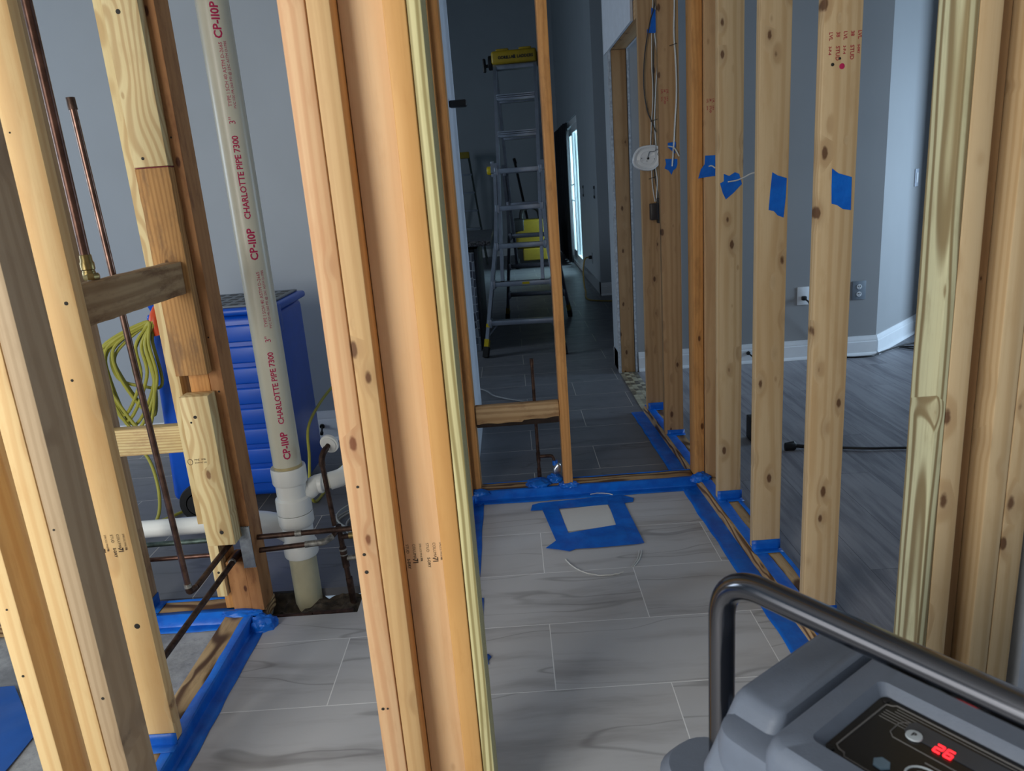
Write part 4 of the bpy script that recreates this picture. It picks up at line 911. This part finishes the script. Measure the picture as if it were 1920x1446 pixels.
# step ladder against the far wall
s2 = thing('step_ladder', (-.66, 13.1, 0), 'dark step ladder with a yellow top standing at the far wall', 'ladder')
SX = Matrix.Translation((-.70, 12.9, 0))
bm = BM(); box(bm, -.16, .13, -.06, .14, 1.72, 1.82, .01); obj('top_cap', bm, YEL_D, s2, SX)
for s in (-1, 1):
    bm = BM(); lbox_seg(bm, (s * .30 - .0, -.45, 0), (s * .12, .02, 1.73), .03, .06); obj('front_rail', bm, FIBRE, s2, SX)
    bm = BM(); lbox_seg(bm, (s * .27, .62, 0), (s * .11, .08, 1.73), .025, .04); obj('rear_rail', bm, FIBRE, s2, SX)
for k in range(5):
    z = .3 + k * .29; h = .30 - .18 * z / 1.73; bm = BM(); box(bm, -h, h, -.45 + .27 * z - .04, -.45 + .27 * z + .04, z - .02, z + .01, .003); obj('step', bm, ALU_D, s2, SX)
# island with mosaic end and granite slab
isl = thing('kitchen_island', (-.75, 6.4, 0), 'dark island with a glass mosaic end panel beyond the ladder', 'island')
obj('cabinet', box(BM(), -1.2, -.292, 5.86, 7.0, 0, .80, .004), CABI, isl)
obj('mosaic_panel', box(BM(), -.60, -.288, 5.80, 5.858, 0, .78, .003), MOSAIC2, isl)
obj('side_panel', box(BM(), -.290, -.262, 5.87, 6.98, 0, .80, .003), plain('slate_side_panel', (60, 66, 74), .5), isl)
obj('granite_slab', box(BM(), -1.3, -.150, 5.79, 7.25, .825, .865, .006), GRAN, isl)
# pressure washer-like yellow machine and leaning pole
vac = thing('shop_vacuum', (.30, 11.6, 0), 'yellow and black shop machine with a black top handle behind the ladder', 'vacuum')
VX = Matrix.Translation((.34, 11.6, 0))
obj('body', box(box(BM(), -.24, .24, -.20, .20, .30, .70, .05, 3), -.20, .20, -.205, .20, .50, .72, .03, 3), YEL_D, vac, VX)
obj('base', box(box(BM(), -.27, .27, -.22, .22, .06, .30, .03, 3), -.28, -.2, -.24, .1, .0, .16, .02), BLK, vac, VX)
obj('front_tray', box(BM(), -.15, .22, -.26, -.20, .12, .30, .02, 3), YEL_D, vac, VX)
obj('top_shroud', box(BM(), -.30, -.10, -.21, .2, .55, .74, .03, 3), BLK, vac, VX)
bm = BM(); tube(bm, catmull([(-.14, -.05, .70), (-.12, -.05, .85), (0, -.05, .91), (.12, -.05, .85), (.15, -.05, .70)], 6), .035, 12); obj('handle', bm, BLK, vac, VX)
bm = BM(); tube(bm, [(.17, 13.0, 1.66), (.44, 13.55, .0)], .022, 10); tag(obj('leaning_pole', bm, BLK), 'black pole leaning by the far wall, seen through the ladder', 'pole')
bm = BM(); tube(bm, [(.17, 13.0, 1.66), (.19, 13.04, 1.58)], .026, 10); obj('grip', bm, RUB, bpy.data.objects['leaning_pole'])
bm = BM(); tube(bm, catmull([(-.52, 4.85, .007), (-.252, 4.623, .007), (-.157, 4.437, .007), (-.025, 4.31, .007), (.10, 4.22, .007), (.16, 4.10, .007), (-.1, 3.9, .007), (-.5, 4.1, .007)], 8), .006, 8); tag(obj('floor_cord', bm, CORD_G), 'thin grey cord curving over the dark tile behind the cross wall', 'cord')
bm = BM(); box(bm, -.222, -.145, 3.45, 3.50, 1.615, 1.645, .008, 3); tag(obj('wall_bar', bm, BLK), 'short black bar jutting past the torn drywall edge high in the hall', 'bar')
# hall wall plates and curtain
def plate(name, label, c, sx, sz, axis, mat, cat='outlet'):
    """cover plate on a wall facing -Y ('Y') or -X ('X')"""
    t = thing(name, c, label, cat); x, y, z = c; bm = BM()
    if axis == 'Y': box(bm, x - sx / 2, x + sx / 2, y - .006, y, z - sz / 2, z + sz / 2, .002)
    else: box(bm, x - .006, x, y - sx / 2, y + sx / 2, z - sz / 2, z + sz / 2, .002)
    obj('cover_plate', bm, mat, t); return t
for yy, lab in ((9.65, 'small dark switch opening on the hall wall nearer the glass door'), (8.45, 'small dark switch opening on the hall wall nearer the corner')):
    t = plate('wall_switch', lab, (.97, yy, 1.11), .10, .14, 'X', SWITCHG, 'switch'); bm = BM(); box(bm, .962, .968, yy - .05, yy + .05, 1.045, 1.075); box(bm, .962, .968, yy - .05, yy + .05, 1.145, 1.175); obj('dark_slot', bm, BLK, t)
t = plate('wall_outlet', 'hall outlet with a black plug and tan cord', (.97, 8.95, .34), .09, .13, 'X', SWITCHG)
bm = BM(); box(bm, .925, .964, 8.925, 8.975, .33, .37, .006); obj('plug', bm, BLK, t)
bm = BM(); tube(bm, catmull([(.925, 8.95, .35), (.88, 8.92, .34), (.845, 8.85, .22), (.835, 8.7, .05), (.83, 8.5, .006), (.79, 8.05, .006), (.86, 7.85, .006), (1.1, 7.7, .006), (1.6, 7.5, .006)], 8), .008, 8); tag(obj('floor_cord', bm, CORD_O), 'tan cord dropping from the hall outlet to the floor', 'cord')
bm = BM(); n = 40; P = [(.93 + .03 * math.sin(i * 1.1), 11.4 + i * .055) for i in range(n)]
for (a, b), (c, d) in zip(P, P[1:]):
    v = [bm.verts.new(p) for p in ((a, b, .03), (c, d, .03), (c, d, 2.06), (a, b, 2.06))]; bm.faces.new(v)
bmesh.ops.remove_doubles(bm, verts=bm.verts, dist=1e-4); cu = obj('curtain', bm, CURT); md = cu.modifiers.new('t', 'SOLIDIFY'); md.thickness = .004; tag(cu, 'dark curtain drawn back at the far side of the glass door', 'curtain')

# ================================================================== RIGHT ROOM wall plates, cords
t = plate('wall_outlet', 'white wall outlet with a black plug in the right room', (1.886, 4.82, .427), .076, .118, 'Y', WHITE)
bm = BM(); box(bm, 1.872, 1.902, 4.785, 4.813, .40, .428, .006); obj('plug', bm, BLK, t)
bm = BM(); tube(bm, catmull([(1.887, 4.785, .41), (1.905, 4.765, .39), (1.93, 4.77, .32), (1.98, 4.79, .2), (2.05, 4.79, .08), (2.13, 4.77, .012), (2.31, 4.74, .008), (2.42, 4.82, .008), (2.66, 4.98, .008), (2.75, 5.0, .008), (2.72, 4.9, .008), (2.60, 4.93, .008), (2.75, 4.75, .008), (3.1, 4.6, .008)], 8), .0055, 8); tag(obj('power_cord', bm, BLK), 'black cord running from the white outlet down along the right room floor', 'cord')
t = plate('wall_outlet', 'grey wall outlet with two white receptacles in the right room', (2.250, 4.82, .437), .088, .122, 'Y', SWITCHG)
for dz in (-.024, .024):
    bm = BM(); lathe(bm, [(.0165, 0), (.0165, -.003), (.0001, -.0032)], (2.25, 4.8138, .437 + dz), 'Y', 20); rc = obj('receptacle', bm, WHITE, t)
    bm = BM(); 
    for dx in (-.006, .006): box(bm, 2.25 + dx - .0012, 2.25 + dx + .0012, 4.809, 4.8105, .437 + dz - .001, .437 + dz + .008)
    box(bm, 2.248, 2.252, 4.809, 4.8105, .437 + dz - .010, .437 + dz - .006); obj('slot', bm, BLK, rc)
nA = Vector((.710, -.704, 0)); tA = Vector((.704, .710, 0)); cA = Vector((2.38, 4.82, 0)) + tA * .60
t = thing('wall_switch', tuple(cA + Vector((0, 0, 1.11))), 'pale switch plate on the angled wall lit by the window', 'switch')
SM = Matrix.Translation(cA + Vector((0, 0, 1.11))) @ Matrix((( tA.x, nA.x, 0, 0), (tA.y, nA.y, 0, 0), (0, 0, 1, 0), (0, 0, 0, 1)))
obj('cover_plate', box(BM(), -.036, .036, 0, .007, -.058, .058, .002), plain('pale_blue_white_plate', (188, 196, 208), .4), t, SM); obj('rocker', box(BM(), -.016, .016, .007, .010, -.033, .033, .001), WHITE, t, SM)
pw = thing('plug', (1.27, 3.2, .02), 'black plug end and cord lying on the grey vinyl behind the right studs', 'cord')
# lies level on the floor at the place the photo shows it
q0 = atZ(1472, 838, .018); q1 = atZ(1492, 836, .018); q2 = atZ(1515, 838, .012); q3 = atZ(1700, 840, .008)
bm = BM(); tube(bm, [q0, q0.lerp(q1, .8), q1], [.020, .024, .016], 10, sq=.6); obj('plug_body', bm, BLK, pw)
bm = BM(); tube(bm, [q1, q2], .009, 10); obj('strain_relief', bm, BLK, pw)
bm = BM(); tube(bm, catmull([q2, q2.lerp(q3, .3) + Vector((0, .0, -.002)), q2.lerp(q3, .62) + Vector((0, -.012, 0)), q3, (2.3, 3.0, .007), (3.0, 2.6, .007)], 8), .006, 8); obj('cord', bm, BLK, pw)
bm = BM(); q = atZ(1413, 832, .0); box(bm, q.x - .005, q.x + .055, q.y, q.y + .10, 0, .115, .004); tag(obj('dark_box', bm, BLK), 'black box on the vinyl mostly hidden behind the tape-patched stud', 'box')

# ================================================================== ELECTRICAL on the right studs
def pY(pts, y): return [atY(u, v, y) for u, v in pts]
def cable(label, pts, y, r, mat, sq=None, name='cable', fr=0):
    bm = BM(); P = pY(pts, y); P = [Vector((p.x, p.y - (0 if not fr else fr[i]), p.z)) for i, p in enumerate(P)]
    tube(bm, catmull(P, 6), r, 8, sq=sq); return tag(obj(name, bm, mat), label, 'cable')
cable('white cable hanging on the farthest stud, left of the pair', [(1228, -120), (1224, 0), (1222, 60), (1222, 120), (1224, 180), (1221, 240), (1220, 274)], 3.838, .0042, ROMEX, sq=.6)
cable('white cable hanging on the farthest stud, right of the pair', [(1233, -120), (1229, 0), (1227, 60), (1232, 110), (1229, 170), (1227, 230), (1230, 276)], 3.836, .0042, ROMEX, sq=.6)
cable('thin black wire bowing left over the farthest stud', [(1236, -100), (1229, 0), (1219, 40), (1209, 100), (1207, 160), (1213, 205), (1222, 228), (1230, 248)], 3.828, .0028, BLK)
cable('thin black wire tucked between the white cables on the farthest stud', [(1232, -100), (1228, 30), (1225, 120), (1227, 200), (1226, 300), (1229, 340), (1234, 365), (1232, 375)], 3.842, .0022, BLK)
cable('white cable running down from the disc into the black box, left one', [(1222, 318), (1223, 345), (1228, 378)], 3.838, .0040, ROMEX, sq=.6)
cable('white cable running down from the disc into the black box, right one', [(1229, 316), (1232, 340), (1230, 378)], 3.838, .0038, ROMEX, sq=.6)
cable('wide flat white cable taped down the stud left of the narrow orange one', [(1264, -120), (1264, 0), (1263, 60), (1266, 110), (1268, 170), (1265, 230), (1263, 270), (1260, 312)], 3.420, .0072, ROMEX, sq=.45)
cable('short curled white cable end at the blue tape on the flat cable', [(1252, 274), (1262, 276), (1268, 283), (1273, 293)], 3.415, .0028, ROMEX)
cable('white wire crossing from the star-shaped tape patch to the next stud', [(1365, 341), (1382, 338), (1396, 332), (1410, 325), (1425, 323)], 2.646, .0024, ROMEX)
cable('short white wire poking out of the ragged tape patch', [(1329, 312), (1335, 311), (1341, 315)], 2.861, .0026, ROMEX)
# zip ties
for k, (u, v, y) in enumerate(((1226, 226, 3.832), (1223, 334, 3.832), (1262, 84, 3.412))):
    a, b = atY(u - 7, v + 2, y), atY(u + 7, v - 3, y); bm = BM(); tube(bm, [a, a.lerp(b, .5) + Vector((0, -.002, 0)), b], .0014, 6); tag(obj('cable_tie', bm, BLK), ('black cable tie round the cables above the white disc', 'black cable tie round the cables below the white disc', 'small dark staple on the flat white cable')[k], 'tie')
# white disc: a light fitting's back plate hanging from its wires
disc = thing('light_base', tuple(atY(1213, 297, 3.79)), 'white rounded light fitting base hanging on the farthest stud', 'light fitting')
out = [(1186, 297), (1190, 286), (1198, 277), (1210, 273), (1224, 272), (1236, 275), (1240, 279), (1240, 296), (1238, 304), (1230, 314), (1220, 320), (1205, 320), (1192, 315), (1186, 307)]
bm = BM(); P = [(p.x, p.z) for p in pY(out, 3.80)]
cx_, cz_ = sum(p[0] for p in P) / len(P), sum(p[1] for p in P) / len(P)
loops = []
CP = catmull([(a, 0, b) for a, b in P], 4, True)
for s, y in ((.97, 3.815), (1.0, 3.806), (1.0, 3.792), (.95, 3.787), (.86, 3.787), (.84, 3.793), (.70, 3.797), (.50, 3.793), (.46, 3.795), (.05, 3.795)):
    loops.append([bm.verts.new((cx_ + (p.x - cx_) * s, y, cz_ + (p.z - cz_) * s)) for p in CP])
for A_, B_ in zip(loops, loops[1:]):
    for k in range(len(A_)): bm.faces.new((A_[k], A_[(k + 1) % len(A_)], B_[(k + 1) % len(A_)], B_[k]))
bm.faces.new(loops[0][::-1]); bm.faces.new(loops[-1]); obj('plate', bm, WHITE, disc)
bm = BM()
for u, v, r in ((1215, 297, .006), (1203, 297, .002), (1227, 298, .002), (1213, 302, .002)):
    c = atY(u, v, 3.7925); lathe(bm, [(r, 0), (r, -.0015)], c, 'Y', 10)
obj('screw_hole', bm, INK_B, disc)
bm = BM(); tube(bm, catmull(pY([(1230, 272), (1229, 282), (1224, 284), (1218, 285), (1216, 290), (1214, 297)], 3.786), 5), .0020, 6); tube(bm, catmull(pY([(1229, 282), (1236, 280), (1233, 290), (1240, 292)], 3.785), 5), .0015, 6); obj('lead_wire', bm, CORD_G, disc)
bb = thing('junction_box', tuple(atY(1229, 395, 3.82)), 'small black electrical box on the farthest stud', 'box')
a_, b_ = atY(1219, 382, 3.80), atY(1234, 412, 3.80); bm = BM(); box(bm, a_.x, b_.x, 3.785, 3.83, b_.z, a_.z, .004); obj('transformer', bm, plain('dark_brown_plastic', (44, 36, 34), .45), bb)
a_, b_ = atY(1232, 372, 3.82), atY(1242, 418, 3.82); bm = BM(); box(bm, a_.x, b_.x, 3.812, 3.848, b_.z, a_.z, .003); bx = obj('bracket', bm, BLK, bb)
a_, b_ = atY(1237, 394, 3.811), atY(1242, 401, 3.811); bm = BM(); box(bm, a_.x, b_.x, 3.8105, 3.812, b_.z, a_.z); obj('white_label', bm, WHITE, bb)

# ================================================================== FOREGROUND MACHINE
mu = Vector((.585, -.811, 0)).normalized(); mw = Vector((mu.y, -mu.x, 0)); mO = Vector((.214, .752, 0))
MX = Matrix.Translation(mO) @ Matrix(((mu.x, mw.x, 0, 0), (mu.y, mw.y, 0, 0), (0, 0, 1, 0), (0, 0, 0, 1)))
mach = thing('portable_machine', tuple(mO + mu * .2), 'grey moulded machine with a tubular handle, black control panel and red digits', 'machine')
HZ = .80; HR = .0163
def mp(u, w_, z): return MX @ Vector((u, w_, z))
bm = BM(); tube(bm, fillet([mp(-.042, -.05, .22), mp(-.042, -.05, HZ), mp(.46, -.05, HZ), mp(.46, -.05, .22)], .062, 14), HR, 28); obj('handle', bm, STEELT, mach)
# body: loft of rounded outlines
def rrect(u0, u1, w0, w1, r, n=6):
    out = []
    for (cu, cw, a0) in ((u1 - r, w1 - r, 0), (u0 + r, w1 - r, 90), (u0 + r, w0 + r, 180), (u1 - r, w0 + r, 270)):
        for k in range(n + 1):
            a = math.radians(a0 + 90 * k / n); out.append((cu + r * math.cos(a), cw + r * math.sin(a)))
    return out
def loft(bm, secs, X=MX):
    L = [[bm.verts.new(X @ Vector((u, w_, z))) for u, w_ in o] for o, z in secs]
    for A_, B_ in zip(L, L[1:]):
        for k in range(len(A_)): bm.faces.new((A_[k], A_[(k + 1) % len(A_)], B_[(k + 1) % len(A_)], B_[k]))
    bm.faces.new(L[0][::-1]); bm.faces.new(L[-1]); return bm
bm = BM(); loft(bm, [(rrect(.05, .42, -.20, .05, .04), .10), (rrect(.02, .44, -.225, .055, .04), .13), (rrect(.018, .44, -.225, .055, .035), .655), (rrect(.022, .44, -.222, .050, .03), .672), (rrect(.03, .43, -.215, .04, .025), .677)])
obj('body', bm, GREYP, mach)
bm = BM(); loft(bm, [(rrect(.012, .086, -.20, .060, .016), .55), (rrect(.012, .086, -.20, .060, .016), .618), (rrect(.014, .085, -.20, .055, .016), .628), (rrect(.018, .083, -.197, .010, .014), .688), (rrect(.022, .081, -.195, .004, .012), .695), (rrect(.028, .077, -.190, -.002, .010), .698)])
obj('side_shoulder', bm, GREYP, mach)
bm = BM(); loft(bm, [(rrect(.092, .44, -.225, .060, .02), .62), (rrect(.092, .44, -.225, .060, .02), .688), (rrect(.096, .436, -.221, .054, .018), .701), (rrect(.103, .43, -.215, .048, .016), .706), (rrect(.124, .415, -.120, .019, .010), .706), (rrect(.130, .409, -.114, .013, .008), .699), (rrect(.133, .406, -.111, .010, .008), .6945)])
obj('console', bm, GREYP, mach)
bm = BM(); loft(bm, [(rrect(-.115, .03, -.10, .02, .05), .30), (rrect(-.115, .03, -.10, .02, .05), .50), (rrect(-.105, .03, -.09, .01, .045), .512)]); obj('side_housing', bm, GREYP, mach)
bm = BM(); loft(bm, [(rrect(-.03, .02, -.085, -.055, .008), .56), (rrect(-.035, .02, -.085, -.055, .008), .60)]); obj('latch', bm, GREYP2, mach)
pn = obj('control_panel', loft(BM(), [(rrect(.1335, .4055, -.1105, .0095, .008), .6925), (rrect(.1335, .4055, -.1105, .0095, .008), .6955)]), PANELK, mach)
PZ = .6957
_mp = mp
def mp(u, w_, z): return _mp(u - .003, w_ + .010, z)
def ln(name, pts, r, mat, closed=False, par=pn, z=PZ):
    bm = BM(); tube(bm, [mp(u, w_, z) for u, w_ in pts], r, 6, closed=closed); return obj(name, bm, mat, par)
fr = [(.146, -.100), (.1465, -.108), (.152, -.110), (.155, -.1135), (.39, -.1135), (.39, -.004), (.158, -.004), (.155, -.009), (.149, -.010), (.144, -.014)]
ln('frame_line', fr, .0010, LINEG, True)
for k in range(6):
    w_ = -.1085 + k * .0045; ln('fine_line', [(.150 if k > 1 else .158, w_), (.388, w_)], .0004, LINEG)
for u_, w_ in ((.1425, -.114), (.1425, -.005)):
    bm = BM(); lathe(bm, [(.0042, 0), (.004, .0014), (.0025, .0016), (.0001, .0008)], mp(u_, w_, PZ - .0003), 'Z', 16); obj('screw', bm, BLK, pn)
bm = BM(); loft(bm, [([(.174, -.087), (.178, -.094), (.30, -.094), (.30, -.070), (.180, -.070), (.175, -.074)], PZ), ([(.174, -.087), (.178, -.094), (.30, -.094), (.30, -.070), (.180, -.070), (.175, -.074)], PZ + .0006)]); wd = obj('display_window', bm, PLATEG, pn)
ln('window_line', [(.30, -.098), (.175, -.098), (.1695, -.090), (.1695, -.072), (.175, -.066), (.30, -.066)], .0006, LINEG)
bm = BM(); lathe(bm, [(.0082, 0), (.0078, .0016), (.0001, .0019)], mp(.189, -.082, PZ + .0004), 'Z', 28); bt = obj('power_button', bm, BTNW, wd)
tdir = lambda u0, w0, z: (lambda a, b: mp(u0 + a, w0 - b, z))
txt('P', .0085, INK_B, tdir(.1865, -.0792, PZ + .0025), 'printed_letter', bt, bold=.0003)
# seven-segment red digits
def seg7(u0, w0, h, on, th=.0011):
    bm = BM(); wd_ = h * .55; S = {'a': ((0, h), (wd_, h)), 'b': ((wd_, h), (wd_, h / 2)), 'c': ((wd_, h / 2), (wd_, 0)), 'd': ((0, 0), (wd_, 0)), 'e': ((0, 0), (0, h / 2)), 'f': ((0, h / 2), (0, h)), 'g': ((0, h / 2), (wd_, h / 2))}
    for k in on:
        (a, b), (c, d_) = S[k]; tube(bm, [mp(u0 + a, w0 - b, PZ + .0010), mp(u0 + c, w0 - d_, PZ + .0010)], th, 8)
    return bm
for u0, on in ((.2105, 'abged'), (.2205, 'afgedc')): obj('red_digit', seg7(u0, -.0765, .0115, on), LED, wd)
bm = BM(); tube(bm, [mp(.222 + .0165 * math.cos(a * .2618), -.034 + .0150 * math.sin(a * .2618), PZ) for a in range(24)], .0012, 6, closed=True); obj('knob_ring', bm, BTNW, pn)
bm = BM(); tube(bm, [mp(.222 + .0085 * math.cos(a * .2618), -.034 + .008 * math.sin(a * .2618), PZ) for a in range(24)], .0010, 6, closed=True); obj('knob_ring', bm, BTNW, pn)
txt('TEMPERATURE', .0032, LINEG, tdir(.208, -.054, PZ + .0004), 'printed_letter', pn) if False else ln('legend_bar', [(.213, -.055), (.232, -.055)], .0007, LINEG)
bm = BM(); lathe(bm, [(.0088, 0), (.0084, .0018), (.0001, .002)], mp(.187, -.022, PZ), 'Z', 6); obj('button', bm, plain('teal_grey_button', (98, 122, 140), .4), pn)

# ================================================================== groups of repeats
GRP = {'nailer_board': 'boards nailed over the corner studs', 'tape_patch': 'blue tape patches on the right-wall studs', 'tape_wrap': 'blue tape folded at stud feet',
       'tape_wad': 'crumpled blue tape at plate corners', 'tape_run': 'blue tape runs along the floor plates', 'cable': 'cables on the right-wall studs', 'door_stop': 'spring door stops on the baseboards',
       'wall_outlet': 'wall outlets', 'wall_switch': 'wall switches', 'extension_cord': 'yellow cords by the blue cart', 'jamb_strip': 'treated strips lining the near opening', 'wall_plate': 'floor plates of the stud walls',
       'cable_loop': 'white cable arcs on the tile', 'cable_tie': 'ties on the cables', 'blocking_board': 'blocks between studs', 'backer_stud': 'flat backer studs of the near wall', 'floor_cord': 'cords on the hall floor', 'stud_strip': 'strips beside the corner boards'}
for o in list(COL.objects):
    if o.parent or not o.get('label') or o.get('group'): continue
    b = o.name.split('.')[0]; x, y, _ = o.location
    if b == 'framing_stud': g = 'framing studs of the near wall' if y < 1.4 else 'studs of the right-hand wall' if x > .6 else 'studs of the left corner walls' if x < -.8 else 'studs of the cross wall'
    elif b == 'copper_pipe': g = 'copper pipes of the left corner' if x < -.2 else None
    else: g = GRP.get(b)
    if g: o['group'] = g
